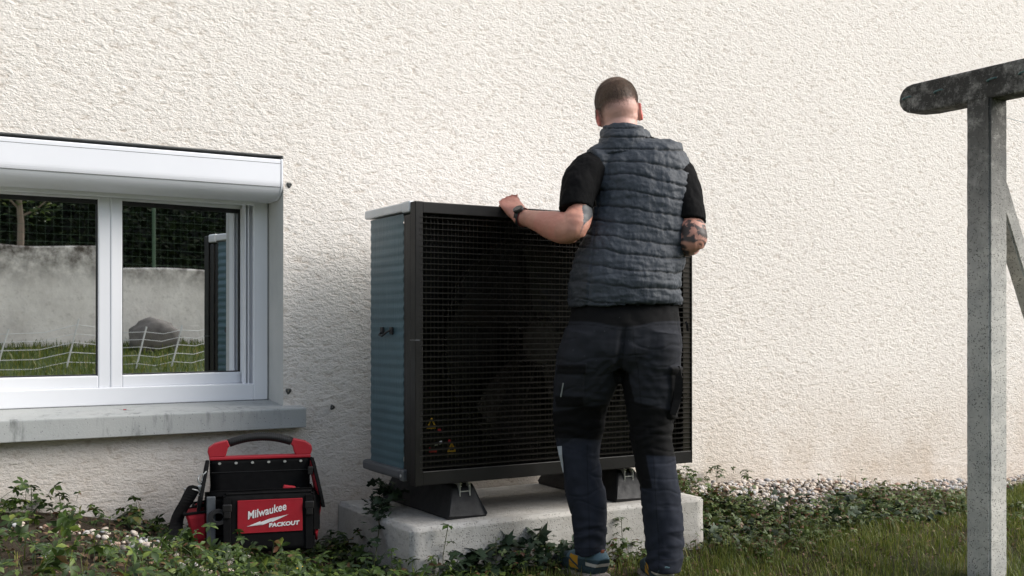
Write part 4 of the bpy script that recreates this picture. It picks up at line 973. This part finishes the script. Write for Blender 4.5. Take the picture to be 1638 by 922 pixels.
def strip(name, pts, hw, mat, parent, side, off=Vector((0, 0, 0)), th=.0015):
    """a thin sewn or strapped ribbon along a path"""
    m = MB(); pts = [Vector(p)+off-BASE for p in pts]; n = len(pts); vs = []
    for i, p in enumerate(pts):
        t_ = (pts[min(i+1, n-1)]-pts[max(i-1, 0)]).normalized(); s_ = (side-t_*side.dot(t_)).normalized(); k = t_.cross(s_)*th
        w0 = hw[i] if isinstance(hw, (list, tuple)) else hw
        vs += [p-s_*w0-k, p+s_*w0-k, p+s_*w0+k, p-s_*w0+k]
    fs = [(0, 3, 2, 1), (4*n-4, 4*n-3, 4*n-2, 4*n-1)]+[(4*i+a, 4*i+(a+1) % 4, 4*i+4+(a+1) % 4, 4*i+4+a) for i in range(n-1) for a in range(4)]
    m.add(vs, fs); return m.build(name, mat, parent)
def front_of(me_, x, y):         # nearest trouser surface at a measured spot, so that labels sit on the cloth
    P_, _ = arrays(me_); P_ = P_+np.array(BASE); a, b = px(P_); k = (np.abs(a-x) < 2.5)*(np.abs(b-y) < 2.5)
    dd = (P_-np.array([0, 0, HC]))@np.array(Fv); return float(dd[k].min()) if k.any() else 3.74
M_REFL = soft('reflective_label', (.30, .31, .31), .4)
strip('label_tab', [at(901, 613, front_of(tr, 900, 615)-.003), at(899, 624, front_of(tr, 899, 624)-.003), at(897, 635, front_of(tr, 897, 634)-.003)], .0022, M_REFL, trousers, Rv)
strip('reflective_trim', [at(895, 714, front_of(tr, 897, 714)-.001), at(896.5, 728, front_of(tr, 899, 728)-.001), at(899, 742, front_of(tr, 902, 742)-.001), at(901, 756, front_of(tr, 904, 756)-.001)], [.0085, .006, .004, .001], M_REFL, trousers, Rv)
strip('zip_pull', [at(1097, 515, 3.74), at(1099, 520, 3.735), at(1100, 530, 3.74)], .0035, M_BLKFAB, trousers, Rv, th=.003)
strip('pocket_flap', [at(1083, 586, 3.70), at(1086, 612, 3.70), at(1083, 640, 3.705), at(1076, 664, 3.70)], [.008, .014, .014, .010], M_BLKFAB, trousers, Rv, th=.004)

# watch
ax = (W1-E1).normalized(); wc = W1-ax*.008; s1 = (Uv-ax*Uv.dot(ax)).normalized(); s2 = ax.cross(s1)
if s2.dot(Fv) > 0: s2 = -s2
wt = MB(); n = 32; vs = []
for k in range(n):
    a = 2*math.pi*k/n; r1, r2 = .0335, .0265
    for o1, ex in ((-.011, 0), (.011, 0), (.011, .003), (-.011, .003)): vs.append(wc+ax*o1+s1*(r1+ex)*math.cos(a)+s2*(r2+ex)*math.sin(a)-BASE)
wt.add(vs, [(4*k+j, 4*k+(j+1) % 4, 4*((k+1) % n)+(j+1) % 4, 4*((k+1) % n)+j) for k in range(n) for j in range(4)])
watch = wt.build('watch', soft('black_watch_strap', (.012, .012, .013), .5), man, True)
dn = (s1*.80+s2*.60).normalized(); dc = wc+dn*.0345-BASE; d1 = dn.cross(ax).normalized()
wt = MB()
def disc(mb, c_, nn, r, h, seg=28):
    mb.tube([c_-nn*h/2, c_+nn*h/2], r, seg)
disc(wt, dc, dn, .0195, .010); wt.build('watch_case', soft('dark_steel_case', (.05, .055, .06), .3, .7), watch)
wt = MB(); disc(wt, dc+dn*.0054, dn, .0155, .002); wt.build('watch_dial', soft('black_dial', (.01, .01, .012), .12), watch)
wt = MB(); vs = []
for k in range(n):
    a = 2*math.pi*k/n
    for o1, ex in ((-.0145, .0002), (-.0113, .0002), (-.0113, .0022), (-.0145, .0022)): vs.append(wc+ax*o1+s1*(.0335+ex)*math.cos(a)+s2*(.0265+ex)*math.sin(a)-BASE)
wt.add(vs, [(4*k+j, 4*k+(j+1) % 4, 4*((k+1) % n)+(j+1) % 4, 4*((k+1) % n)+j) for k in range(n) for j in range(4)])
wt.build('strap_edge', soft('dark_red_strap_edge', (.16, .012, .018), .6), watch, True)

# shoes
def shoe(heel, toe, nm='shoe'):
    heel = Vector((heel.x, heel.y, 0)); toe = Vector((toe.x, toe.y, 0)); f_ = (toe-heel).normalized(); L = .295; s_ = Vector((f_.y, -f_.x, 0)); u_ = Vector((0, 0, 1))
    # lofted across vertical slices from heel to toe
    sl_ = [(0, .030, .085), (.02, .037, .105), (.05, .041, .108), (.085, .041, .105), (.12, .043, .094), (.16, .047, .082), (.20, .051, .070), (.24, .050, .060), (.272, .041, .050), (.292, .020, .036)]
    bm = bmesh.new()
    oriented_tube(bm, [(heel+f_*x+u_*(.016+h/2), w0, h/2) for x, w0, h in sl_], s_, 28, 3, 2.5)
    me_ = voxel(bm, .003, 3); P, N = arrays(me_); Q = P-np.array(heel); a = Q@np.array(f_); b = Q@np.array(s_); z = Q[:, 2]
    col = np.tile(np.array([.030, .052, .062]), (len(P), 1))
    pal = np.array([.085, .14, .165]); yel = np.array([.50, .25, .02]); cr = np.array([.50, .47, .42])
    top = sm(z-(.088-.10*a-.0*(a-.1)**2), 0, .002)*(a < .17); col = blend(col, top, pal)
    vent = ((a-.075)/.075)**2+0; red = 0; y1_ = (np.abs(b) > .031)*(a > .098)*(a < .148)*(z > .040)*(z < .088)*((np.abs((z-.060)-(a-.12)*.45) > .0045)); col = blend(col, y1_*1., yel)
    cres = (z > .062)*(z < .076-.05*np.abs(b))*(a < .045); col = blend(col, cres*1., cr)
    red = (np.abs(b) > .03)*(a > .160)*(a < .20)*(np.sin(a*520) > 2)*(z > .045)*(z < .066); col = blend(col, red*1., (.35, .05, .03))
    seam_ = np.exp(-((z-(.060-.03*a))/.0012)**2); setco(me_, P+N*(-.0012*seam_)[:, None]+N*(.0006*nz(P, (90, 90, 90), 2))[:, None])
    col = blend(col, seam_*.5, (.012, .02, .024)); setcol(me_, col)
    o_ = mlink(nm, me_, M_SHOE)
    bm = bmesh.new(); oriented_tube(bm, [(heel+f_*(x*1.02-.004)+u_*(.014+(.003 if x > .25 or x < .01 else 0)+.004*(x < .06)), w0*1.10+.003, .0145+.003*(x < .06)) for x, w0, h in sl_], s_, 28, 3, 3.5)
    me_ = voxel(bm, .003, 2); P, N = arrays(me_); a = (P-np.array(heel))@np.array(f_); b = (P-np.array(heel))@np.array(s_); z = P[:, 2]
    g_ = np.maximum(np.exp(-((z-.019-.004*np.sin(a*95))/.0016)**2), (np.abs(np.sin((a+b)*85)) < .12)*(z < .016)*1.); setco(me_, P-N*(.0022*g_)[:, None]); mlink('sole', me_, M_SOLE, None).parent = o_
    # pull tab at the heel and the ankle collar
    m = MB(); pts = []
    for k in range(9):
        an = math.pi*k/8; pts.append(heel+f_*(.004-.010*math.sin(an)-.004*(k/8))+u_*(.100+.030*math.sin(an)*(.6)+.012*(1-math.cos(an))/2)-BASE)
    vs = []
    for p in pts: vs += [p-s_*.0065, p+s_*.0065]
    m.add(vs, [(2*i, 2*i+1, 2*i+3, 2*i+2) for i in range(8)]); tb = m.build('pull_tab', M_ORTAB, o_); md = tb.modifiers.new('t', 'SOLIDIFY'); md.thickness = .003
    m = MB(); rr = [heel+f_*(.052+.046*math.cos(a))+s_*(.036*math.sin(a))+u_*(.113+.008*math.cos(a)**2-(.010 if math.cos(a) > 0 else 0))-BASE for a in np.linspace(0, 2*math.pi, 33)]
    m.tube(rr, .0045, 8); m.build('ankle_collar', M_NAVY, o_, True)
    bm = bmesh.new(); oriented_tube(bm, [(heel+f_*.056+u_*.06, .031, .040), (heel+f_*.060+u_*.115, .030, .038), (heel+f_*.064+u_*.160, .029, .036)], s_, 24, 3)
    me_ = voxel(bm, .004, 1); mlink('sock', me_, M_SOCK)
t = MT('trail_shoe_upper', (.05, .07, .08), .8, 0, .3); t.cur = t.attr(); t.l.new(t.cur, t.b.inputs['Base Color']); t.bump(t.noise(500, 2), .4, .001); M_SHOE = t.m
M_SOLE = soft('beige_rubber_sole', (.36, .31, .27), .75, 0, .3, .3, 25, 200, .4); M_ORTAB = soft('orange_webbing', (.45, .14, .07), .7); M_NAVY = soft('navy_lining', (.012, .02, .05), .9)
t = MT('grey_ribbed_sock', (.22, .25, .32), .95, 0, .2); t.mix(t.ramp(t.noise(500, 2, .5, (1, 1, .1)), .4, .6), (.10, .12, .17)); M_SOCK = t.m
shoe(at(963, 900, 3.81), at(905, 900, 4.02)); shoe(at(1064, 900, 3.68), at(1042, 900, 3.95))
# ------------------------------------------------------------------ tool bag
bag = empty('tool_bag', (1.208, 3.79, .132), R_(-15)); tag(bag, 'black and red nylon tool bag with a bow handle under the window', 'tool bag')
bag_z = .89                     # the soft bag sags a little under its own weight
def bb(mb, name, mat, parent=None, smooth=False, bevel=0):
    mb.v = [(x, y, z*bag_z) for x, y, z in mb.v]; return mb.build(name, mat, parent or bag, smooth, bevel)
bag.scale = (1.07, 1.0, 1.0)
# local axes: x along its width, -y towards the lawn, z up. 0.36 wide, 0.34 to the top edge of the divider
def panel_box(x0, x1, y0, y1, z0, z1, amp=.002, bev=.010, n=8):
    bm = bmesh.new(); bmesh.ops.create_cube(bm, size=1)
    for v in bm.verts: v.co = Vector(((x0+x1)/2+v.co.x*(x1-x0), (y0+y1)/2+v.co.y*(y1-y0), (z0+z1)/2+v.co.z*(z1-z0)))
    bmesh.ops.subdivide_edges(bm, edges=bm.edges[:], cuts=n, use_grid_fill=True)
    bmesh.ops.bevel(bm, geom=[e_ for e_ in bm.edges if len(e_.link_faces) == 2 and e_.calc_face_angle() > 1], offset=min(bev, (y1-y0)*.45, (x1-x0)*.45), segments=2, affect='EDGES')
    for v in bm.verts: v.co += Vector((noise.noise(v.co*11), noise.noise(v.co*11+Vector((5, 0, 0))), noise.noise(v.co*11+Vector((0, 7, 0)))))*amp
    return bm
m = MB(); m.bm(panel_box(-.175, .175, -.13, .11, 0, .062, .003, .014)); m.bm(panel_box(-.182, .190, -.122, .10, .055, .225, .004, .016)); bb(m, 'tub', M_BLKFAB, None, True)
m = MB(); m.bm(panel_box(-.165, .165, -.016, .016, .19, .352, .002, .006)); div = bb(m, 'divider_panel', M_BLKFAB, None, True)
m = MB(); m.box(-.16, .16, -.0185, -.0165, .300, .3025); bb(m, 'stitched_line', M_RUBBER, div)
for k in range(6):
    m = MB(); x = -.134+.268*k/5; m.tube([(x, -.016, .337), (x, -.0195, .337)], [.0055, .0045], 14); bb(m, 'rivet', M_STEEL, div)
# sloping side flaps, black with a red inside
for s_ in (-1, 1):
    m = MB(); x0, x1 = sorted((s_*.166, s_*.178))
    m.prism([(-.118, .16), (.10, .16), (.10, .30), (.065, .342), (-.02, .350), (-.045, .335), (-.115, .225)], 'x', x0, x1)
    m.v = [(x+s_*.030*(1-max(0, (z-.16)/.19)), y, z) for x, y, z in m.v]
    f_ = bb(m, 'side_flap', M_BLKFAB, None, False, .003)
    if s_ > 0:
        m = MB(); m.prism([(-.10, .17), (.085, .17), (.085, .29), (.055, .33), (-.012, .336), (-.035, .322), (-.098, .225)], 'x', .1635, .1655); m.v = [(x+.030*(1-max(0, (z-.16)/.19)), y, z) for x, y, z in m.v]; bb(m, 'red_lining', M_REDFAB, f_)
# the front upright pouch and its red panel
m = MB(); m.bm(panel_box(-.125, .165, -.165, -.115, .004, .235, .002, .008)); pouch = bb(m, 'front_pouch', M_BLKFAB, None, True)
m = MB(); m.bm(panel_box(-.166, .168, -.1215, -.108, .220, .243, .002, .004)); bb(m, 'rim_binding', M_BLKFAB, None, True)
m = MB(); m.box(-.080, .128, -.1695, -.163, .082, .211, .002); rp = bb(m, 'red_front_panel', M_REDFAB)
for (x0, x1, z0, z1) in ((-.079, .127, .0835, .0855), (-.079, .127, .2075, .2095)):
    m = MB(); m.box(x0, x1, -.1701, -.1694, z0, z1); bb(m, 'panel_stitching', M_REDPL, rp)
for x in (-.112, .150):
    m = MB(); m.box(x-.012, x+.012, -.171, -.166, .01, .225, .0015); st_ = bb(m, 'buckle_strap', M_BLKFAB)
    m = MB(); m.box(x-.015, x+.015, -.180, -.171, .170, .200, .004); m.box(x-.011, x+.011, -.178, -.171, .145, .172, .003); bb(m, 'buckle', M_PBLACK2, st_)
# grey webbing and tape roll at the front left corner
m = MB(); m.box(-.176, -.148, -.146, -.122, .008, .225, .003); bb(m, 'grey_webbing', M_GREYTAPE)
m = MB()
ring = []
for k in range(28):
    a = 2*math.pi*k/28
    for r, y in ((.016, -.151), (.031, -.151), (.031, -.170), (.016, -.170)): ring.append((-.140+r*math.cos(a), y, .150+r*math.sin(a)))
m.add(ring, [(4*k+j, 4*k+(j+1) % 4, 4*((k+1) % 28)+(j+1) % 4, 4*((k+1) % 28)+j) for k in range(28) for j in range(4)]); bb(m, 'tape_roll', M_RUBBER, None, False, .001)
# side pockets
def pocket(s_, y0, y1, z0, z1, out, name='side_pocket'):
    bm = bmesh.new(); bmesh.ops.create_cube(bm, size=1)
    for v in bm.verts:
        f_ = v.co.z+.5; x = s_*(.17+(.004 if v.co.x*s_ < 0 else out*(.45+.55*f_)))
        v.co = Vector((x, y0+(y1-y0)*(v.co.y+.5), z0+(z1-z0)*f_+(.0 if v.co.x*s_ < 0 else -.008)))
    bmesh.ops.subdivide_edges(bm, edges=bm.edges[:], cuts=5, use_grid_fill=True); bmesh.ops.bevel(bm, geom=[e_ for e_ in bm.edges if len(e_.link_faces) == 2 and e_.calc_face_angle() > 1], offset=.006, segments=2, affect='EDGES')
    for v in bm.verts: v.co += Vector((noise.noise(v.co*18), noise.noise(v.co*18+Vector((5, 0, 0))), 0))*.004
    m = MB(); m.bm(bm); p_ = bb(m, name, M_REDFAB, None, True)
    m = MB(); e_ = s_*(.17+out); ee = s_*.172
    m.tube([(ee, y0, z1), (e_, y0, z1-.008), (e_, y1, z1-.008), (ee, y1, z1)], .006, 6); bb(m, 'pocket_binding', M_BLKFAB, p_)
pocket(-1, -.115, .0, .02, .165, .075); pocket(-1, .01, .09, .02, .17, .05); pocket(1, -.10, .02, .03, .20, .028); pocket(1, .03, .09, .03, .18, .02)
# bow handle: red ends, black grip
m = MB(); m.box(-.168, .168, -.019, .019, .350, .364, .004); hd = bb(m, 'handle_base', M_REDPL)
for s_ in (-1, 1):
    m = MB(); pr = [(s_*.168, .362), (s_*.118, .362), (s_*.112, .372), (s_*.107, .400), (s_*.100, .404), (s_*.108, .430), (s_*.150, .418), (s_*.170, .402), (s_*.173, .385)]
    if s_ < 0: pr = pr[::-1]
    m.prism(pr, 'y', -.0185, .0185); bb(m, 'handle_end', M_REDPL, hd, False, .005)
g = [(-.104+.208*k/12, 0, .4165+.023*(1-((k-6)/6)**2)) for k in range(13)]
m = MB(); m.tube(g, [.0165]*13, 18)
for k in range(30):
    x = -.098+.196*k/29; z = .4165+.023*(1-(x/.104)**2); m.tube([(x-.0012, 0, z), (x+.0012, 0, z)], .0172, 18)
bb(m, 'handle_grip', M_RUBBER, hd, True)
# carabiners and shoulder strap at the left
m = MB()
def loopring(c_, a_, b_, ra, rb, r, n=20):
    return [tuple(Vector(c_)+Vector(a_)*ra*math.cos(2*math.pi*k/n)+Vector(b_)*rb*math.sin(2*math.pi*k/n)) for k in range(n+1)]
m.tube(loopring((-.192, -.045, .285), (.35, -.1, .9), (.9, 0, -.35), .020, .011, .0022), .0022, 6) if False else m.tube(loopring((-.192, -.045, .285), (.35, -.1, .9), (.9, 0, -.35), .020, .011, .0022), .0022, 6)
bb(m, 'snap_ring', M_STEEL)
m = MB(); m.tube([(-.176, -.06, .315), (-.186, -.063, .30), (-.190, -.064, .28), (-.184, -.064, .262)], .0024, 6); m.tube([(-.199, -.06, .300), (-.203, -.063, .285), (-.196, -.064, .265)], .002, 6); bb(m, 'snap_hook', M_STEEL)
m = MB(); m.tube([(-.245, -.075, .240), (-.246, -.078, .252), (-.232, -.080, .254), (-.205, -.080, .243), (-.194, -.080, .233), (-.196, -.080, .222), (-.205, -.080, .222)], .0026, 6); bb(m, 'strap_loop', M_STEEL)
m = MB(); m.box(-.205, -.180, -.075, -.055, .238, .262, .004); bb(m, 'side_clip', M_STEEL)
m = MB(); path = [(-.212, -.078, .262), (-.222, -.080, .240), (-.238, -.085, .205), (-.262, -.09, .155), (-.272, -.10, .105), (-.268, -.125, .055), (-.240, -.165, .012), (-.195, -.205, -.010), (-.14, -.225, -.020), (-.09, -.225, -.022), (-.05, -.20, -.024), (-.02, -.17, -.026)]
def smooth_path(p, k=4):
    p = [Vector(q) for q in p]; out = []
    for i in range(len(p)-1):
        a, b, c_, d_ = p[max(i-1, 0)], p[i], p[i+1], p[min(i+2, len(p)-1)]
        for j in range(k):
            t_ = j/k; out.append(.5*((2*b)+(c_-a)*t_+(2*a-5*b+4*c_-d_)*t_*t_+(3*b-3*c_+d_-a)*t_**3))
    return out+[p[-1]]
pp = smooth_path(path); vs = []; n = len(pp)
for i, p in enumerate(pp):
    f_ = i/(n-1); sd_ = Vector((.9-.2*f_, .1+.5*math.sin(f_*3), .15+.55*math.sin(f_*3.1))).normalized(); tn = (pp[min(i+1, n-1)]-pp[max(i-1, 0)]).normalized()
    sd_ = (sd_-tn*sd_.dot(tn)).normalized(); w0 = .022*min(1, .35+f_*12); k_ = tn.cross(sd_)*.0022
    vs += [p-sd_*w0-k_, p+sd_*w0-k_, p+sd_*w0+k_, p-sd_*w0+k_]
m.add(vs, [(0, 3, 2, 1), (4*n-4, 4*n-3, 4*n-2, 4*n-1)]+[(4*i+a, 4*i+(a+1) % 4, 4*i+4+(a+1) % 4, 4*i+4+a) for i in range(n-1) for a in range(4)]); bb(m, 'shoulder_strap', M_BLKFAB)
# the small red and black tool tag standing in the pouch, and the side buckle
m = MB(); bm = bmesh.new(); bmesh.ops.create_cube(bm, size=1); m.bm(bm, 0, Matrix.Translation((.088, -.10, .236)) @ Matrix.Rotation(.2, 4, 'Y') @ Matrix.Diagonal((.040, .018, .030, 1)))
bb(m, 'red_tool_handle', M_REDPL, None, False, .003)
m = MB(); m.box(.112, .124, -.112, -.095, .205, .243, .003); bb(m, 'black_tool_handle', M_PBLACK2)
m = MB(); m.box(.155, .172, -.062, -.046, .285, .318, .003); bb(m, 'flap_buckle', M_PBLACK2)
# lettering on the red panel
def text(body_, size, x, z, shear=0., rot=0., bold=.0, sx=1.):
    cu = bpy.data.curves.new('lettering', 'FONT'); cu.body = body_; cu.size = size; cu.shear = shear; cu.offset = bold; cu.extrude = .0006; cu.resolution_u = 4; cu.align_x = 'CENTER'
    o_ = bpy.data.objects.new('tmp', cu); COL.objects.link(o_); dg = bpy.context.evaluated_depsgraph_get(); me_ = bpy.data.meshes.new_from_object(o_.evaluated_get(dg)); bpy.data.objects.remove(o_)
    M = Matrix.Translation((x, -.1705, z)) @ Matrix.Rotation(math.pi/2, 4, 'X') @ Matrix.Rotation(rot, 4, 'Z') @ Matrix.Diagonal((sx, 1, 1, 1)); me_.transform(M); me_.name = 'lettering'
    return link('lettering', me_, M_WHITE, rp)
text('Milwaukee', .038, .014, .136, .32, R_(13), .0007, .78)
text('PACKOUT', .0185, .068, .094, .12, R_(3), .0009, 1.12)
m = MB()
bolt = [(-.048, .089), (-.004, .1045), (.0, .099), (.020, .109), (.026, .104), (.082, .131), (.036, .1135), (.031, .119), (.012, .1085), (.006, .1135), (-.010, .1065)]
bolt = [(-.050, .089), (.002, .099), (.000, .093), (.030, .106), (.028, .101), (.082, .129), (.020, .111), (.022, .116), (-.008, .1035), (-.006, .1085)]
bolt = [(x, (z+.020)*.89) for x, z in bolt]
me_ = bpy.data.meshes.new('lightning_mark'); bmx = bmesh.new(); fvs = [bmx.verts.new((x, -.1709, z)) for x, z in bolt]; fc = bmx.faces.new(fvs); bmesh.ops.triangulate(bmx, faces=[fc]); bmx.to_mesh(me_); bmx.free()
lo = link('lightning_mark', me_, M_WHITE, rp); md = lo.modifiers.new('t', 'SOLIDIFY'); md.thickness = .001
# ------------------------------------------------------------------ what the window panes reflect: the garden opposite
def rw():
    bm = bmesh.new(); x0, x1, y0, y1 = -9, 13, -5.6, -5.2
    xs_ = np.linspace(x0, x1, 160); tops = [1.90-.20*float(sm(x, 2.8, 3.3))+.05*noise.noise(Vector((x*.9, 0, 0))) for x in xs_]
    m = MB()
    for i, x in enumerate(xs_):
        for (yy, zz) in ((y1, -.3), (y1-.03, tops[i]-.02), (y1-.05, tops[i]), (y0, tops[i]), (y0, -.3)): m.v.append((x, yy+.02*noise.noise(Vector((x, zz, 0))), zz))
        if i:
            for k in range(4): m.f.append(((i-1)*5+k, (i-1)*5+k+1, i*5+k+1, i*5+k)); m.mi.append(0)
    return m
t = MT('stained_retaining_wall', (.88, .84, .78), .9, 0, .2)
z_ = t.sep(2); t.mix(t.ramp(t.noise(2.2, 6, .7, (1, 1, .7)), .42, .7, 0, .55), (.50, .46, .42)); t.mix(t.math('MULTIPLY', t.ramp(z_, 1.35, 1.75), t.ramp(t.noise(4, 5, .7), .35, .6)), (.10, .085, .07)); t.mix(t.ramp(t.noise(14, 5, .7), .55, .75, 0, .5), (.33, .30, .26)); t.bump(t.noise(20, 5), .6, .02)
tag(rw().build('retaining_wall', t.m), 'pale stained concrete retaining wall, seen only reflected in the window panes', 'wall')
m = MB(); m.box(-9, 13, -60, -5.62, .9, 1.36); tag(m.build('terrace', soft('terrace_soil', (.07, .055, .04), .95)), kind='structure')
fence = empty('wire_fence', (1.5, -5.45, 1.45)); tag(fence, 'green wire mesh garden fence reflected dark in the window', 'fence')
FO = Vector((1.5, -5.45, 1.45)); M_FG = soft('green_fence_paint', (.05, .10, .05), .6); mm = MB()
for x in (-3.6, -1.3, .95, 3.4, 5.8, 8.2):
    m = MB(); m.tube([Vector((x, -5.45, 1.40))-FO, Vector((x, -5.45, 3.0))-FO], .024, 10); m.build('fence_post', M_FG, fence)
for z in np.arange(1.55, 2.95, .10): mm.tube([Vector((-4.5, -5.44, z))-FO, Vector((8, -5.44, z+.0))-FO], .0016, 4)
for x in np.arange(-4.4, 8, .10): mm.tube([Vector((x, -5.44, 1.5))-FO, Vector((x, -5.44, 2.95))-FO], .0011, 4)
mm.build('wire_mesh', M_FG, fence)
# the dark wood behind: trunks and a mass of foliage
lm, lf = leaflet(.11, .042, 0, .1, .3, 3)
n = 34000; x = RNG.uniform(-12, 16, n); y = RNG.uniform(-12, -7.2, n); h = RNG.uniform(1.2, 4.2, n)+.4*np.sin(x*1.3)+.6*np.sin(x*.5+1)
M_WOOD = leafmat('dark_hedge_leaf', [(0, (.004, .007, .003)), (.8, (.010, .016, .006)), (1, (.02, .03, .010))], 1., .0)
M_WOOD.node_tree.nodes['Principled BSDF'].inputs['Specular IOR Level'].default_value = .05
tag(scatter('hedge', lm, lf, np.stack([x, y, h], 1), rots(n, .9), RNG.uniform(.7, 1.6, n), M_WOOD), 'dark dense hedge of woodland behind the wire fence', 'hedge', kind='stuff')
m = MB(); m.box(-14, 18, -12.4, -12.0, 1.2, 3.9); tag(m.build('hillside', soft('shadowed_hill', (.012, .015, .008), .95)), kind='structure')
def tree(x, y, z, h, label, nl=1100):
    o = empty('young_tree', (x, y, z)); tag(o, label, 'tree'); m = MB(); m.tube([(0, 0, 0), (.03, 0, h*.4), (-.02, .02, h*.75), (0, 0, h)], [.05, .04, .025, .008], 8)
    tips = []
    for k in range(9):
        a = k*2.4; b0 = Vector((0, 0, h*(.42+.055*k))); e_ = b0+Vector((math.cos(a)*.45, math.sin(a)*.45, .35)); m.tube([b0, b0.lerp(e_, .5)+Vector((0, 0, -.04)), e_], [.016, .010, .004], 5); tips.append((b0, e_))
    m.build('trunk', soft('pale_bark', (.20, .16, .12), .9), o); m = MB(); v, f = leaflet(.07, .022, 0, .1, .3, 3)
    for i in range(nl):
        b0, e_ = rr.choice(tips); p = b0.lerp(e_, rr.uniform(.4, 1.15))+Vector((rr.gauss(0, .12), rr.gauss(0, .12), rr.gauss(0, .12)))
        M = Matrix.Translation(p) @ Matrix.Rotation(rr.uniform(0, 6.3), 4, 'Z') @ Matrix.Rotation(rr.uniform(-1, 1), 4, 'X'); m.add([M @ Vector(q) for q in v], f)
    m.build('crown', M_LEAF, o)
tree(1.55, -5.95, 1.3, 2.3, 'young thin tree above the retaining wall, reflected in the left pane')
# boulder on the lawn
bm = bmesh.new(); bmesh.ops.create_icosphere(bm, subdivisions=4, radius=1)
for v in bm.verts: v.co *= 1+.18*noise.fractal(v.co*1.2, 1, 2, 4); v.co = Vector((v.co.x*.34, v.co.y*.25, v.co.z*.27))
m = MB(); m.bm(bm); bo = m.build('boulder', soft('dark_boulder', (.17, .155, .14), .9, 0, .3, .4, 8, 60, .6), None, True); bo.location = (5.35, -4.5, gz(5.35, -4.5)+.12); tag(bo, 'grey rounded boulder on the lawn, reflected in the right pane', 'boulder')
# white electric netting across the lawn
net = empty('garden_netting', (2, -3.6, gz(2, -3.6))); tag(net, 'white sagging animal netting on thin leaning posts across the lawn', 'netting'); NO = net.location.copy(); M_NET = soft('white_net_cord', (.7, .7, .7), .6)
xs_ = [-2.6, -1.6, -.5, .55, 1.05, 1.75, 2.35, 2.95, 3.75, 4.5, 4.95, 5.5, 5.75, 6.4, 7.2, 8.0]; tp = []
for i, x in enumerate(xs_):
    y = -3.5+.25*math.sin(x*1.7); b0 = Vector((x, y, gz(x, y))); e_ = b0+Vector((.13, 0, .50+.04*math.sin(x*5))); m = MB(); m.tube([b0-NO, e_-NO], .009, 6); m.build('net_post', M_NET, net); tp.append((b0, e_))
m = MB()
for f_ in (.12, .32, .52, .70, .88):
    for a, b in zip(tp[:-1], tp[1:]):
        p, q = a[0].lerp(a[1], f_), b[0].lerp(b[1], f_); m.tube([p-NO, p.lerp(q, .5)-Vector((0, 0, .035))-NO, q-NO], .004, 4)
m.build('net_cords', M_NET, net)
# a fallen yellow leaf and a red scrap on the sill are small but visible
v, f = palmate(5, .026, .010, .004, 3); m = MB(); m.add(v, f); yl = m.build('fallen_leaf', soft('yellow_leaf', (.50, .33, .03), .7)); yl.location = (1.19, 3.33, gz(1.19, 3.33)+.055); tag(yl, 'small bright yellow fallen leaf lying in front of the bag', 'leaf')
m = MB(); bm = bmesh.new(); bmesh.ops.create_cube(bm, size=1); m.bm(bm, 0, Matrix.Diagonal((.011, .005, .003, 1))); rd_ = m.build('red_scrap', M_REDPL, None, False, .001); rd_.location = (.805, 4.15, .6135); tag(rd_, 'tiny red plastic scrap lying on the concrete sill', 'scrap')
